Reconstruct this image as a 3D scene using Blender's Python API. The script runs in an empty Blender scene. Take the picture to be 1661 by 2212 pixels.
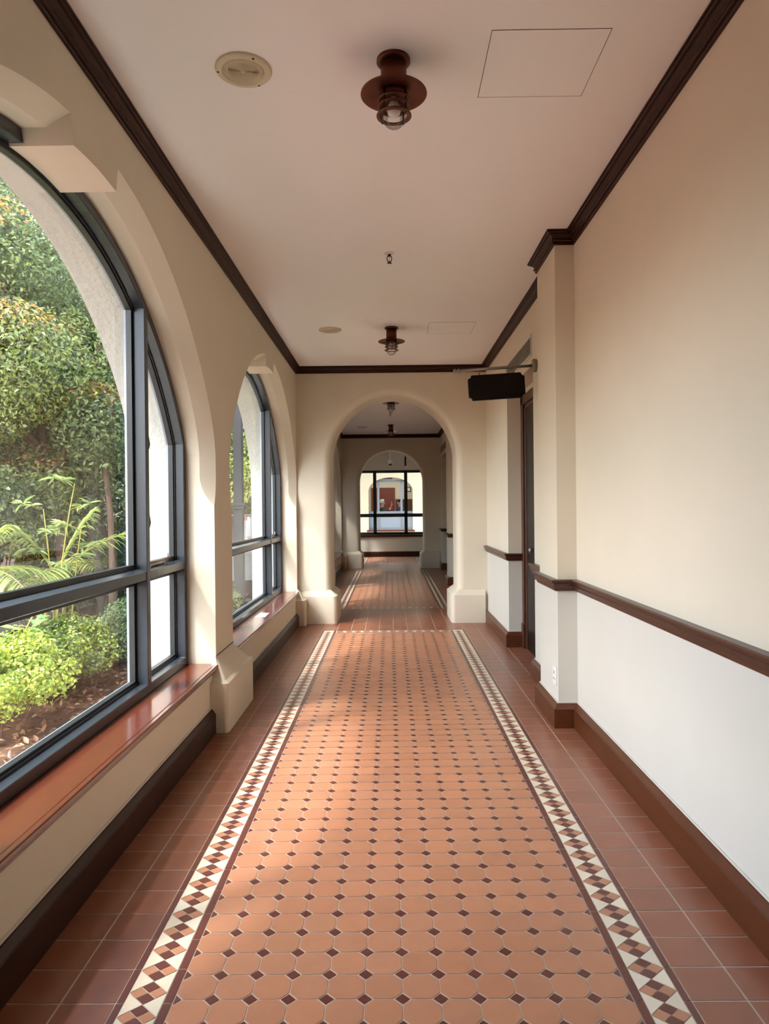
import bpy, bmesh, math, random
import numpy as np
from mathutils import Matrix, Vector
random.seed(7); rng = np.random.default_rng(7)
SC = bpy.context.scene
COL = SC.collection
PI = math.pi

# ------------------------------------------------------------------ helpers
def lin(r, g, b):
    f = lambda c: (c/255/12.92) if c/255 <= .04045 else ((c/255+.055)/1.055)**2.4
    return (f(r), f(g), f(b), 1.0)

class MB:
    """collects polygons with a material slot each; build() links ONE mesh object"""
    def __init__(s): s.v = []; s.f = []; s.m = []; s.sm = []
    def poly(s, pts, m=0, smooth=False):
        b = len(s.v); s.v.extend([tuple(p) for p in pts]); s.f.append(tuple(range(b, b+len(pts)))); s.m.append(m); s.sm.append(smooth)
    def grid(s, rows, m=0, smooth=True, closed_u=False, closed_v=False):
        """rows: list of equally long point lists"""
        b = len(s.v); n = len(rows[0]); k = len(rows)
        for r in rows: s.v.extend([tuple(p) for p in r])
        for i in range(k if closed_v else k-1):
            for j in range(n if closed_u else n-1):
                i2 = (i+1) % k; j2 = (j+1) % n
                s.f.append((b+i*n+j, b+i*n+j2, b+i2*n+j2, b+i2*n+j)); s.m.append(m); s.sm.append(smooth)
    def box(s, x0, x1, y0, y1, z0, z1, m=0):
        P = [(x0,y0,z0),(x1,y0,z0),(x1,y1,z0),(x0,y1,z0),(x0,y0,z1),(x1,y0,z1),(x1,y1,z1),(x0,y1,z1)]
        b = len(s.v); s.v.extend(P)
        for q in ((0,3,2,1),(4,5,6,7),(0,1,5,4),(1,2,6,5),(2,3,7,6),(3,0,4,7)):
            s.f.append(tuple(b+i for i in q)); s.m.append(m); s.sm.append(False)
    def prism(s, pts, vec, m=0):
        """closed polygon pts (3D) extruded along vec"""
        v = Vector(vec); a = [Vector(p) for p in pts]; c = [p+v for p in a]; n = len(a)
        s.poly(a, m); s.poly(c[::-1], m)
        for i in range(n): s.poly([a[i], c[i], c[(i+1)%n], a[(i+1)%n]], m)
    def ring(s, outer, inner, vec, m=0):
        v = Vector(vec); n = len(outer)
        O = [Vector(p) for p in outer]; I = [Vector(p) for p in inner]
        for i in range(n):
            j = (i+1) % n
            s.poly([O[i], O[j], I[j], I[i]], m)
            s.poly([O[i]+v, I[i]+v, I[j]+v, O[j]+v], m)
            s.poly([O[i], O[i]+v, O[j]+v, O[j]], m)
            s.poly([I[i], I[j], I[j]+v, I[i]+v], m)
    def lathe(s, prof, n=32, c=(0,0,0), m=0, cap=True, axis='z'):
        """prof: list of (radius, height)"""
        rows = []
        for r, h in prof:
            row = []
            for k in range(n):
                a = 2*PI*k/n
                if axis == 'z': row.append((c[0]+r*math.cos(a), c[1]+r*math.sin(a), c[2]+h))
                elif axis == 'x': row.append((c[0]+h, c[1]+r*math.cos(a), c[2]+r*math.sin(a)))
                else: row.append((c[0]+r*math.cos(a), c[1]+h, c[2]+r*math.sin(a)))
            rows.append(row)
        s.grid(rows, m, True, closed_u=True)
        if cap:
            for row in (rows[0], rows[-1]): s.poly(row, m)
    def tube(s, pts, r, n=8, m=0, closed=False):
        P = [Vector(p) for p in pts]; k = len(P); rows = []
        R = r if isinstance(r, (list, tuple)) else [r]*k
        prev = None
        for i in range(k):
            if closed: t = P[(i+1) % k]-P[i-1]
            else: t = P[min(i+1, k-1)]-P[max(i-1, 0)]
            t.normalize()
            if prev is None:
                u = t.orthogonal().normalized()
            else:
                u = prev - t*prev.dot(t)
                u = u.normalized() if u.length > 1e-6 else t.orthogonal().normalized()
            prev = u; w = t.cross(u)
            rows.append([P[i]+(u*math.cos(2*PI*j/n)+w*math.sin(2*PI*j/n))*R[i] for j in range(n)])
        s.grid(rows, m, True, closed_u=True, closed_v=closed)
        if not closed: s.poly(rows[0][::-1], m); s.poly(rows[-1], m)
    def build(s, name, mats, parent=None, weld=True, fixnorm=True, loc=None):
        me = bpy.data.meshes.new(name)
        me.from_pydata(s.v, [], s.f)
        for mt in (mats if isinstance(mats, (list, tuple)) else [mats]): me.materials.append(mt)
        me.polygons.foreach_set('material_index', s.m)
        me.polygons.foreach_set('use_smooth', s.sm)
        if weld or fixnorm:
            bm = bmesh.new(); bm.from_mesh(me)
            if weld: bmesh.ops.remove_doubles(bm, verts=bm.verts, dist=1e-5)
            if fixnorm: bmesh.ops.recalc_face_normals(bm, faces=bm.faces)
            bm.to_mesh(me); bm.free()
        me.update()
        o = bpy.data.objects.new(name, me); COL.objects.link(o)
        if parent is not None:
            o.parent = parent
            o.matrix_parent_inverse = Matrix.Translation(-Vector(parent.location))
        return o

def bevel(o, w, seg=2, ang=35):
    b = o.modifiers.new('edge', 'BEVEL'); b.width = w; b.segments = seg; b.limit_method = 'ANGLE'; b.angle_limit = math.radians(ang); b.harden_normals = False
    return o

def tag(o, label=None, cat=None, group=None, kind=None):
    if label: o['label'] = label
    if cat: o['category'] = cat
    if group: o['group'] = group
    if kind: o['kind'] = kind
    return o
def empty(name, loc=(0,0,0)):
    o = bpy.data.objects.new(name, None); COL.objects.link(o); o.location = loc; o.empty_display_size = .1
    return o
def thing(name, label, cat, loc=(0,0,0), group=None): return tag(empty(name, loc), label, cat, group)
def struct(o, label=None, cat=None): return tag(o, label, cat, kind='structure')
def dup(root, loc, label=None):
    r = root.copy(); COL.objects.link(r); r.location = loc
    if label: r['label'] = label
    for ch in list(root.children):
        c = ch.copy(); COL.objects.link(c); c.parent = r
        for g in list(ch.children):
            d = g.copy(); COL.objects.link(d); d.parent = c
    return r

def inset2(P, g):
    """convex 2D polygon moved inwards by g"""
    n = len(P); A = sum(P[i][0]*P[(i+1)%n][1]-P[(i+1)%n][0]*P[i][1] for i in range(n))
    if A < 0: g = -g
    out = []
    for i in range(n):
        p0, p1, p2 = P[i-1], P[i], P[(i+1) % n]
        d1 = (p1[0]-p0[0], p1[1]-p0[1]); d2 = (p2[0]-p1[0], p2[1]-p1[1])
        l1 = math.hypot(*d1) or 1e-9; l2 = math.hypot(*d2) or 1e-9
        n1 = (-d1[1]/l1, d1[0]/l1); n2 = (-d2[1]/l2, d2[0]/l2)
        k = 1 + n1[0]*n2[0]+n1[1]*n2[1]
        if k < .05: k = .05
        out.append((p1[0]+(n1[0]+n2[0])*g/k, p1[1]+(n1[1]+n2[1])*g/k))
    return out

# ------------------------------------------------------------------ materials
def mat(name, col, rough=.6, spec=.5, metal=0., noise=0., nscale=6., bump=0., bscale=60., stretch=None, col2=None, coat=0., attr=None):
    m = bpy.data.materials.new(name); m.use_nodes = True
    nt = m.node_tree; N = nt.nodes; L = nt.links
    b = N['Principled BSDF']
    b.inputs['Roughness'].default_value = rough; b.inputs['Metallic'].default_value = metal
    b.inputs['Specular IOR Level'].default_value = spec
    b.inputs['Coat Weight'].default_value = coat; b.inputs['Coat Roughness'].default_value = .12
    tc = N.new('ShaderNodeTexCoord'); src = tc.outputs['Object']
    if stretch:
        mp = N.new('ShaderNodeMapping'); mp.inputs['Scale'].default_value = stretch; L.new(src, mp.inputs['Vector']); src = mp.outputs['Vector']
    if noise or col2:
        t = N.new('ShaderNodeTexNoise'); t.inputs['Scale'].default_value = nscale; t.inputs['Detail'].default_value = 6; t.inputs['Roughness'].default_value = .6
        L.new(src, t.inputs['Vector'])
        rmp = N.new('ShaderNodeMapRange'); rmp.inputs['From Min'].default_value = .3; rmp.inputs['From Max'].default_value = .7
        L.new(t.outputs['Fac'], rmp.inputs['Value'])
        mx = N.new('ShaderNodeMix'); mx.data_type = 'RGBA'
        c2 = col2 or tuple([max(0, c*(1-noise)) for c in col[:3]]+[1])
        mx.inputs['A'].default_value = col; mx.inputs['B'].default_value = c2
        L.new(rmp.outputs['Result'], mx.inputs['Factor'])
        out = mx.outputs['Result']
        if attr:
            at = N.new('ShaderNodeAttribute'); at.attribute_name = attr
            m2 = N.new('ShaderNodeMix'); m2.data_type = 'RGBA'; m2.blend_type = 'MULTIPLY'; m2.inputs['Factor'].default_value = 1
            L.new(out, m2.inputs['A']); L.new(at.outputs['Color'], m2.inputs['B']); out = m2.outputs['Result']
        L.new(out, b.inputs['Base Color'])
    else:
        b.inputs['Base Color'].default_value = col
    if bump:
        t2 = N.new('ShaderNodeTexNoise'); t2.inputs['Scale'].default_value = bscale; t2.inputs['Detail'].default_value = 4
        L.new(src, t2.inputs['Vector'])
        bp = N.new('ShaderNodeBump'); bp.inputs['Strength'].default_value = bump; bp.inputs['Distance'].default_value = .01
        L.new(t2.outputs['Fac'], bp.inputs['Height']); L.new(bp.outputs['Normal'], b.inputs['Normal'])
    return m

CREAM = lin(215, 206, 186)
M = {}
M['wall'] = mat('plaster_cream', CREAM, .75, .3, noise=.05, nscale=1.3, bump=.06, bscale=35)
M['wall_low'] = mat('plaster_white', lin(206, 203, 192), .6, .35, noise=.05, nscale=1.5, bump=.05, bscale=35)
M['ceiling'] = mat('ceiling_paint', lin(242, 241, 239), .8, .25, noise=.02, nscale=1)
M['stucco'] = mat('roughcast_white', lin(196, 197, 188), .9, .2, noise=.06, nscale=3, bump=.8, bscale=30)
M['crown'] = mat('wood_dark', lin(56, 27, 15), .42, .28, noise=.35, nscale=5, stretch=(6, .6, 6))
M['rail'] = mat('wood_rail', lin(72, 38, 25), .32, .5, noise=.3, nscale=5, stretch=(6, .6, 6))
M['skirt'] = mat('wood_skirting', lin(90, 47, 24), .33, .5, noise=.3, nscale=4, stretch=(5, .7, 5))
M['skirt_shaded'] = mat('wood_skirting_shaded', lin(54, 26, 15), .4, .25, noise=.3, nscale=4, stretch=(5, .7, 5))  # same wood as the skirting, its colour darkened to stand in for shade
M['sill'] = mat('wood_sill', lin(102, 48, 28), .22, .5, noise=.18, nscale=4, stretch=(9, .8, 9), coat=.5)
M['door'] = mat('wood_door', lin(78, 40, 22), .35, .5, noise=.3, nscale=4, stretch=(7, 7, .6))
M['door_dark'] = mat('wood_door_dark', lin(26, 13, 9), .4, .4, noise=.3, nscale=4, stretch=(7, 7, .6))
M['frame'] = mat('frame_slate', lin(46, 53, 61), .27, .5, noise=.12, nscale=9)
M['sash'] = mat('sash_dark', lin(30, 32, 33), .4, .5, noise=.15, nscale=12)
M['bead'] = mat('bead_zinc', lin(150, 160, 168), .4, .5, noise=.1, nscale=12)
M['endframe'] = mat('frame_black', lin(28, 33, 32), .45, .5)
M['greyframe'] = mat('frame_grey', lin(104, 108, 112), .45, .5)
M['metal'] = mat('brushed_steel', lin(140, 132, 122), .35, .5, metal=.7)
M['copper'] = mat('aged_copper', lin(116, 62, 40), .38, .5, metal=.65, noise=.5, nscale=9)
M['black'] = mat('black_plastic', lin(14, 11, 10), .45, .4)
M['signboard'] = mat('sign_dark_wood', lin(17, 8, 5), .5, .2, noise=.25, nscale=6, stretch=(1, 6, 6))
M['speaker'] = mat('speaker_ivory', lin(206, 194, 166), .35, .5)
M['chrome'] = mat('chrome', lin(150, 145, 138), .2, .5, metal=1)
M['bronze'] = mat('dark_bronze', lin(60, 48, 40), .35, .5, metal=.6)
M['white'] = mat('white_plastic', lin(226, 224, 220), .35, .5)
M['paper'] = mat('paper', lin(238, 236, 230), .8, .2)
M['gap'] = mat('gap_shadow', lin(92, 80, 72), .9, .1)
M['oct'] = mat('tile_terracotta', lin(183, 129, 98), .36, .45, noise=.1, nscale=14, attr='tint')
M['side'] = mat('tile_russet', lin(144, 90, 66), .3, .5, noise=.14, nscale=9, attr='tint')
M['tdark'] = mat('tile_oxblood', lin(100, 50, 40), .33, .5, noise=.12, nscale=12, attr='tint')
M['twhite'] = mat('tile_ivory', lin(222, 213, 192), .35, .5, noise=.06, nscale=14, attr='tint')
M['grout'] = mat('grout', lin(205, 192, 176), .85, .2, noise=.2, nscale=20)
M['mulch'] = mat('soil_mulch', lin(100, 80, 66), .95, .1, noise=.5, nscale=7, bump=.8, bscale=25)
M['redpath'] = mat('path_red', lin(200, 140, 132), .9, .2, noise=.1, nscale=5)
M['paving'] = mat('paving_pale', lin(196, 190, 180), .9, .2, noise=.12, nscale=4)
M['kerb'] = mat('kerb_stone', lin(205, 200, 190), .9, .2, noise=.12, nscale=6)
M['bark'] = mat('bark_brown', lin(120, 96, 82), .9, .2, noise=.4, nscale=9, bump=.6, bscale=30, stretch=(3, 3, .7))
M['barkdark'] = mat('bark_dark', lin(78, 68, 62), .9, .2, noise=.4, nscale=9, bump=.6, bscale=30, stretch=(3, 3, .7))
M['palmgrey'] = mat('palm_trunk_grey', lin(150, 145, 135), .85, .2, noise=.25, nscale=3, stretch=(1, 1, 8))
M['cane'] = mat('cane_yellow', lin(176, 160, 70), .5, .4, noise=.2, nscale=4, stretch=(1, 1, 6))
M['post'] = mat('post_grey', lin(58, 60, 62), .5, .4, noise=.1, nscale=3)
M['whitepaint'] = mat('white_paint', lin(232, 232, 228), .6, .3, noise=.05, nscale=3)
M['facade'] = mat('facade_cream', lin(184, 171, 143), .85, .2, noise=.05, nscale=1.5, bump=.1, bscale=30)
M['maroon'] = mat('door_maroon', lin(120, 60, 50), .5, .4, noise=.2, nscale=3, stretch=(4, 4, .5))
M['greypanel'] = mat('panel_grey', lin(118, 126, 132), .5, .4)
M['vent_dark'] = mat('vent_dark', lin(40, 38, 36), .8, .2)
M['skin'] = mat('skin', lin(205, 160, 135), .55, .4)
M['hairwhite'] = mat('hair_white', lin(225, 220, 205), .7, .3, noise=.2, nscale=30)
M['hairblack'] = mat('hair_black', lin(34, 28, 25), .6, .3, noise=.2, nscale=30)
M['jacket'] = mat('cloth_dark_green', lin(60, 68, 66), .85, .2, noise=.2, nscale=12)
M['bluecloth'] = mat('cloth_blue', lin(66, 78, 112), .85, .2, noise=.2, nscale=12)
M['trouser'] = mat('cloth_trouser', lin(48, 48, 54), .85, .2)
M['panelbrown'] = mat('board_brown', lin(92, 66, 54), .6, .3, noise=.2, nscale=3)
M['bluewall'] = mat('painted_orange', lin(205, 120, 80), .8, .2)

def glass_mat(name, tint=(.97, .98, .98, 1), ior=1.45, k=1.0):
    m = bpy.data.materials.new(name); m.use_nodes = True; nt = m.node_tree; N = nt.nodes; L = nt.links
    N.remove(N['Principled BSDF'])
    tr = N.new('ShaderNodeBsdfTransparent'); tr.inputs['Color'].default_value = tint
    gl = N.new('ShaderNodeBsdfGlossy'); gl.inputs['Roughness'].default_value = .01
    fr = N.new('ShaderNodeFresnel'); fr.inputs['IOR'].default_value = ior
    mu = N.new('ShaderNodeMath'); mu.operation = 'MULTIPLY'; mu.inputs[1].default_value = k; L.new(fr.outputs[0], mu.inputs[0])
    mx = N.new('ShaderNodeMixShader'); L.new(mu.outputs[0], mx.inputs[0]); L.new(tr.outputs[0], mx.inputs[1]); L.new(gl.outputs[0], mx.inputs[2])
    L.new(mx.outputs[0], N['Material Output'].inputs['Surface'])
    return m
M['glass'] = glass_mat('window_glass', k=.22)
M['globe'] = glass_mat('globe_glass', (.95, .95, .95, 1), 1.45, .5)

def leaf_mat(name, rough=.36, trans=.35):
    m = bpy.data.materials.new(name); m.use_nodes = True; nt = m.node_tree; N = nt.nodes; L = nt.links
    b = N['Principled BSDF']; b.inputs['Roughness'].default_value = rough; b.inputs['Specular IOR Level'].default_value = .45
    at = N.new('ShaderNodeAttribute'); at.attribute_name = 'tint'
    nz = N.new('ShaderNodeTexNoise'); nz.inputs['Scale'].default_value = 40
    tc = N.new('ShaderNodeTexCoord'); L.new(tc.outputs['Object'], nz.inputs['Vector'])
    hs = N.new('ShaderNodeHueSaturation'); L.new(at.outputs['Color'], hs.inputs['Color'])
    mr = N.new('ShaderNodeMapRange'); mr.inputs['To Min'].default_value = .85; mr.inputs['To Max'].default_value = 1.15; L.new(nz.outputs['Fac'], mr.inputs['Value']); L.new(mr.outputs['Result'], hs.inputs['Value'])
    L.new(hs.outputs['Color'], b.inputs['Base Color'])
    t = N.new('ShaderNodeBsdfTranslucent'); L.new(hs.outputs['Color'], t.inputs['Color'])
    mx = N.new('ShaderNodeMixShader'); mx.inputs[0].default_value = trans
    L.new(b.outputs[0], mx.inputs[1]); L.new(t.outputs[0], mx.inputs[2]); L.new(mx.outputs[0], N['Material Output'].inputs['Surface'])
    return m
M['leaf'] = leaf_mat('leaf')

# ------------------------------------------------------------------ camera (solved from the photograph's vanishing lines)
F, CX, CY, H = 1530., 830.5, 1106., 1.42
def cam_axes(vp=(843, 1099), roll=.010):
    y = np.array([(vp[0]-CX)/F, (vp[1]-CY)/F, 1.]); y /= np.linalg.norm(y)
    up = np.array([-math.sin(roll), -math.cos(roll), 0.]); up -= y*(up@y); up /= np.linalg.norm(up)
    return np.stack([np.cross(y, up), y, up])
CM = cam_axes()
cam = bpy.data.cameras.new('camera'); co = bpy.data.objects.new('camera', cam); COL.objects.link(co)
cam.sensor_fit = 'AUTO'; cam.sensor_width = 36.; cam.lens = F*36./2212.; cam.clip_start = .05; cam.clip_end = 300
r_, d_, f_ = CM[:, 0], CM[:, 1], CM[:, 2]
co.matrix_world = Matrix(((r_[0], -d_[0], -f_[0], 0), (r_[1], -d_[1], -f_[1], 0), (r_[2], -d_[2], -f_[2], H), (0, 0, 0, 1)))
SC.camera = co

# ------------------------------------------------------------------ dimensions
XL, XR, ZC = -1.16, 1.20, 3.19
XO = -1.72                      # outer face of the window wall
Y0 = -3.4                       # back of the corridor
A1, A1B = 8.80, 9.46            # first arch wall
A2, A2B = 16.88, 17.50          # second arch wall
YE = 21.0                       # end window wall
FXC = .0214                     # centre line of the floor pattern

# ------------------------------------------------------------------ floor: every tile a polygon in one mesh
fl = MB(); FT = []
OCT, SIDE, TD, TW, GR = 0, 1, 2, 3, 4
def tile(pts, m, g=.0016, z=.0):
    p = inset2(pts, g); fl.poly([(a, b, z) for a, b in p], m)
def clip_rect(x0, x1, y0, y1, m, g=.0028):
    if x1-x0 > .01 and y1-y0 > .01: tile([(x0, y0), (x1, y0), (x1, y1), (x0, y1)], m, g)
BW = .163
def octfield(x0, nx, px, y0, y1, yph, py, cut=.026):
    k0 = math.floor((y0-yph)/py); k = k0
    while yph+k*py < y1:
        ya, yb = max(y0, yph+k*py), min(y1, yph+(k+1)*py)
        if yb-ya > .02:
            for i in range(nx):
                xa, xb = x0+i*px, x0+(i+1)*px
                c0 = cut if ya == yph+k*py else .002; c1 = cut if yb == yph+(k+1)*py else .002
                tile([(xa+c0, ya), (xb-c0, ya), (xb, ya+c0), (xb, yb-c1), (xb-c1, yb), (xa+c1, yb), (xa, yb-c1), (xa, ya+c0)], OCT, .0019)
        yd = yph+k*py
        if y0+.03 < yd < y1-.03:
            for i in range(nx+1):
                x = x0+i*px; d = cut-.001
                if i == 0: tile([(x, yd-d), (x+d, yd), (x, yd+d)], TD, .0022)
                elif i == nx: tile([(x-d, yd), (x, yd-d), (x, yd+d)], TD, .0022)
                else: tile([(x-d, yd), (x, yd-d), (x+d, yd), (x, yd+d)], TD, .0022)
        k += 1
def band(org, u, v, length, dphase, bphase):
    """mosaic border: two oxblood strips with ivory triangles and quartered diamonds between"""
    def T(a, b): return (org[0]+u[0]*a+v[0]*b, org[1]+u[1]*a+v[1]*b)
    def bars(v0, v1):
        a = bphase % .1515 - .1515
        while a < length:
            s, e = max(0, a), min(length, a+.1515)
            if e-s > .012: tile([T(s, v0), T(e, v0), T(e, v1), T(s, v1)], TD, .0013)
            a += .1515
    bars(0, .0225); bars(.1355, BW)
    v0, v1, vm, p = .0225, .1355, .079, .1012
    a = dphase % p - p
    while a < length+p:
        if a-p/2 >= -.001 and a+p/2 <= length+.001:
            hv = (v1-v0)/2; hu = p/2
            q = lambda s, t: T(a+s*hu/2, vm+t*hv/2)
            tile([q(0, 0), q(1, 1), q(2, 0), q(1, -1)], TD, .0013)
            tile([q(0, 0), q(-1, -1), q(-2, 0), q(-1, 1)], TD, .0013)
            tile([q(0, 0), q(-1, 1), q(0, 2), q(1, 1)], OCT, .0013)
            tile([q(0, 0), q(1, -1), q(0, -2), q(-1, -1)], OCT, .0013)
            for vv in (v0, v1):
                if a+p <= length+.03: tile([T(a, vv), T(min(a+p, length), vv), T(a+hu, vm)], TW, .0013)
        a += p
def carpet(y0, y1):
    xa, xb = FXC-.8274, FXC+.8274
    band((xa, y0), (0, 1), (1, 0), y1-y0, 2.076-y0, 2.0312-y0)
    band((xb, y0), (0, 1), (-1, 0), y1-y0, 2.076-y0, 2.0312-y0)
    xi, xj = xa+BW, xb-BW
    band((xi, y1), (1, 0), (0, -1), xj-xi, .05, .0)
    band((xi, y0), (1, 0), (0, 1), xj-xi, .05, .0)
    octfield(xi, 12, (xj-xi)/12, y0+BW, y1-BW, 2.0455, .1085)
def sides(y0, y1):
    for sgn in (-1, 1):
        k = math.floor((y0-2.0312)/.1515)
        while 2.0312+k*.1515 < y1:
            ya, yb = max(y0, 2.0312+k*.1515), min(y1, 2.0312+(k+1)*.1515)
            for a, b in ((.8274, .989), (.989, 1.15), (1.15, 1.36)):
                xa, xb = sorted((FXC+sgn*a, FXC+sgn*b)); clip_rect(xa, xb, ya, yb, SIDE)
            k += 1
def plain(y0, y1, x0=-1.35, x1=1.38):
    n = max(1, round((y1-y0)/.170)); dy = (y1-y0)/n
    for j in range(n):
        for i in range(-9, 9):
            xa, xb = FXC+i*.166, FXC+(i+1)*.166
            clip_rect(max(x0, xa), min(x1, xb), y0+j*dy, y0+(j+1)*dy, SIDE)
carpet(-2.6, 8.28); sides(-2.6, 8.28); plain(Y0, -2.6); plain(8.28, 10.07)
carpet(10.07, 16.38); sides(10.07, 16.38); plain(16.38, 18.0)
carpet(18.0, 20.85); sides(18.0, 20.85); plain(20.85, 21.1)
fl.poly([(-1.4, Y0, -.0015), (1.45, Y0, -.0015), (1.45, 21.1, -.0015), (-1.4, 21.1, -.0015)], GR)
fl.box(-1.4, 1.45, Y0, 21.1, -.25, -.01, GR)
floor = fl.build('floor', [M['oct'], M['side'], M['tdark'], M['twhite'], M['grout']], weld=False, fixnorm=False)
me = floor.data
ca = me.color_attributes.new('tint', 'FLOAT_COLOR', 'CORNER')
cols = np.ones((len(me.loops), 4), np.float32)
for p in me.polygons:
    v = 1+random.uniform(-.07, .05); w = random.uniform(-.025, .025)
    cols[p.loop_start:p.loop_start+p.loop_total, :3] = (v+w, v, v-w)
ca.data.foreach_set('color', cols.ravel())
struct(floor, 'terracotta tiled corridor floor with octagon field and mosaic border', 'floor')

# ------------------------------------------------------------------ ceiling
cb = MB(); cb.box(XO, 1.6, Y0, 21.3, ZC, ZC+.3)
struct(cb.build('ceiling', M['ceiling']), 'flat pinkish white corridor ceiling', 'ceiling')

# ------------------------------------------------------------------ window wall (left)
WIN = [dict(c=2.88, hw=1.78, off=-.055), dict(c=6.95, hw=1.78, off=-.05), dict(c=11.15, hw=1.64, off=-.05), dict(c=15.02, hw=1.76, off=-.05), dict(c=19.25, hw=1.5, off=-.05)]
RA, APEX = 2.10, 2.855
def arch_curve(c, hw, R, apex, z0, key=None, narc=56, soft=.16):
    """list of (y, z, ny, nz, s): boundary of the opening, outward normal, chamfer amount"""
    zc = apex-R; zs = zc+math.sqrt(R*R-hw*hw); th = math.asin(hw/R); P = []
    stop = [(z0, 0.), (1.40, 0.)]
    for i in range(9):
        t = i/8; stop.append((1.45+.20*t, math.sin(t*PI/2)**.8 if t > 0 else 0.))
    for z, s in stop: P.append((c-hw, z, -1., 0., s))
    # eased spring: a short curve from the jamb into the arc
    d0 = hw-soft; z1 = zc+math.sqrt(R*R-d0*d0); sl = d0/math.sqrt(R*R-d0*d0); zm = z1-sl*soft; zb = max(1.66, zm-soft*.95)
    ease = []
    for i in range(11):
        t = i/10; dy = (1-t)**2*hw+2*t*(1-t)*hw+t*t*d0; z = (1-t)**2*zb+2*t*(1-t)*zm+t*t*z1
        ty = 2*t*(d0-hw); tz = 2*(1-t)*(zm-zb)+2*t*(z1-zm); q = math.hypot(ty, tz); ease.append((dy, z, tz/q, -ty/q))
    for dy, z, ny, nz in ease[:-1]: P.append((c-dy, z, -ny, nz, 1.))
    th = math.asin((hw-soft)/R)
    angs = [-th+2*th*i/narc for i in range(narc+1)]
    if key:
        a0, a1 = math.asin((key[0]-key[1])/R), math.asin((key[0]+key[1])/R)
        e = .012/R
        angs = [a for a in angs if not (a0-2*e < a < a0+2*e or a1-2*e < a < a1+2*e)]
        angs = sorted(angs+[a0-e, a0, a1, a1+e])
    for a in angs:
        r, s = R, 1.
        if key and a0-1e-6 <= a <= a1+1e-6: r, s = R-.06, 0.
        P.append((c+r*math.sin(a), zc+r*math.cos(a), math.sin(a), math.cos(a), s))
    for dy, z, ny, nz in reversed(ease[:-1]): P.append((c+dy, z, ny, nz, 1.))
    for z, s in reversed(stop): P.append((c+hw, z, 1., 0., s))
    return P, zs
DX, DR = .095, .05
wl = MB()
def wall_side(X, sg, zbot, ztop, hwadd, R, apex, z0, key, m, ym, DX=.095, DR=.05):
    """one face of the window wall with its chamfered arched openings; sg = direction from the face into the wall"""
    curves = []
    ends = [Y0]+[(WIN[i]['c']+WIN[i]['hw']+WIN[i+1]['c']-WIN[i+1]['hw'])/2 for i in range(len(WIN)-1)]+[21.3]
    for i, w in enumerate(WIN):
        P, zs = arch_curve(w['c'], w['hw']+hwadd, R, apex, z0, (w['off'], .21) if key else None, 56, .16 if key else .42)
        E = [(y+ny*DR*s, z+nz*DR*s) for y, z, ny, nz, s in P]
        I = [(X+sg*DX*s, y, z) for y, z, ny, nz, s in P]
        ya, yb = ends[i], ends[i+1]
        nj = 11
        # piers beside the jambs
        for j in range(nj-1):
            wl.poly([(X, ya, E[j][1]), (X, E[j][0], E[j][1]), (X, E[j+1][0], E[j+1][1]), (X, ya, E[j+1][1])], m)
            k = len(E)-1-j
            wl.poly([(X, yb, E[k][1]), (X, E[k][0], E[k][1]), (X, E[k-1][0], E[k-1][1]), (X, yb, E[k-1][1])], m)
        a, b = E[nj-1], E[len(E)-nj]; s0, s1 = E[nj], E[len(E)-nj-1]
        for (q, r, yy) in ((a, s0, ya), (b, s1, yb)):
            wl.poly([(X, yy, q[1]), (X, q[0], q[1]), (X, r[0], r[1]), (X, yy, r[1])], m)
            wl.poly([(X, yy, r[1]), (X, r[0], r[1]), (X, r[0], ztop), (X, yy, ztop)], m)
        for j in range(nj, len(E)-nj-1):
            wl.poly([(X, E[j][0], E[j][1]), (X, E[j+1][0], E[j+1][1]), (X, E[j+1][0], ztop), (X, E[j][0], ztop)], m)
        wl.poly([(X, ya, zbot), (X, yb, zbot), (X, yb, z0), (X, ya, z0)], m)
        # chamfer and soffit
        rowE = [(X, e[0], e[1]) for e in E]
        rowM = [(ym, y, z) for (x, y, z) in I]
        wl.grid([rowE, I], m, True); wl.grid([I, rowM], m, True)
        curves.append(rowM)
    return curves
ci = wall_side(XL, -1, 0, ZC, 0., RA, APEX, .385, True, 0, -1.40)
cq = wall_side(XO, 1, -.9, 3.6, .04, RA, 2.93, .27, False, 1, -1.40, 0., 0.)
for a, b, w in zip(ci, cq, WIN):     # fill between the two soffits at the frame, sill bottoms
    n = min(len(a), len(b))
    for j in range(n-1):
        ia, ib = int(j*(len(a)-1)/(n-1)), int(j*(len(b)-1)/(n-1)); ja, jb = int((j+1)*(len(a)-1)/(n-1)), int((j+1)*(len(b)-1)/(n-1))
        wl.poly([a[ia], a[ja], b[jb], b[ib]], 0)
    c, hw = w['c'], w['hw']
    wl.poly([(XL, c-hw, .385), (XL, c+hw, .385), (-1.40, c+hw, .385), (-1.40, c-hw, .385)], 0)
    wl.prism([(-1.40, c-hw-.03, .43), (-1.47, c-hw-.03, .43), (XO-.01, c-hw-.03, .285), (XO-.01, c-hw-.03, .24), (-1.40, c-hw-.03, .24)], (0, 2*hw+.06, 0), 1)
wl.poly([(XL, Y0, 0), (XO, Y0, 0), (XO, Y0, ZC), (XL, Y0, ZC)], 0)
wl.poly([(XL, 21.3, 0), (XO, 21.3, 0), (XO, 21.3, ZC), (XL, 21.3, ZC)], 0)
wl.poly([(XL, Y0, ZC), (XO, Y0, ZC), (XO, 21.3, ZC), (XL, 21.3, ZC)], 0)
wall_left = wl.build('wall_left', [M['wall'], M['stucco']], weld=True)
wall_left.data.set_sharp_from_angle(angle=math.radians(21))
for p_ in wall_left.data.polygons:
    if abs(p_.normal.x) > .97 or len(p_.vertices) > 4 or abs(p_.normal.y) > .995 or abs(p_.normal.z) > .995: p_.use_smooth = False
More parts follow.
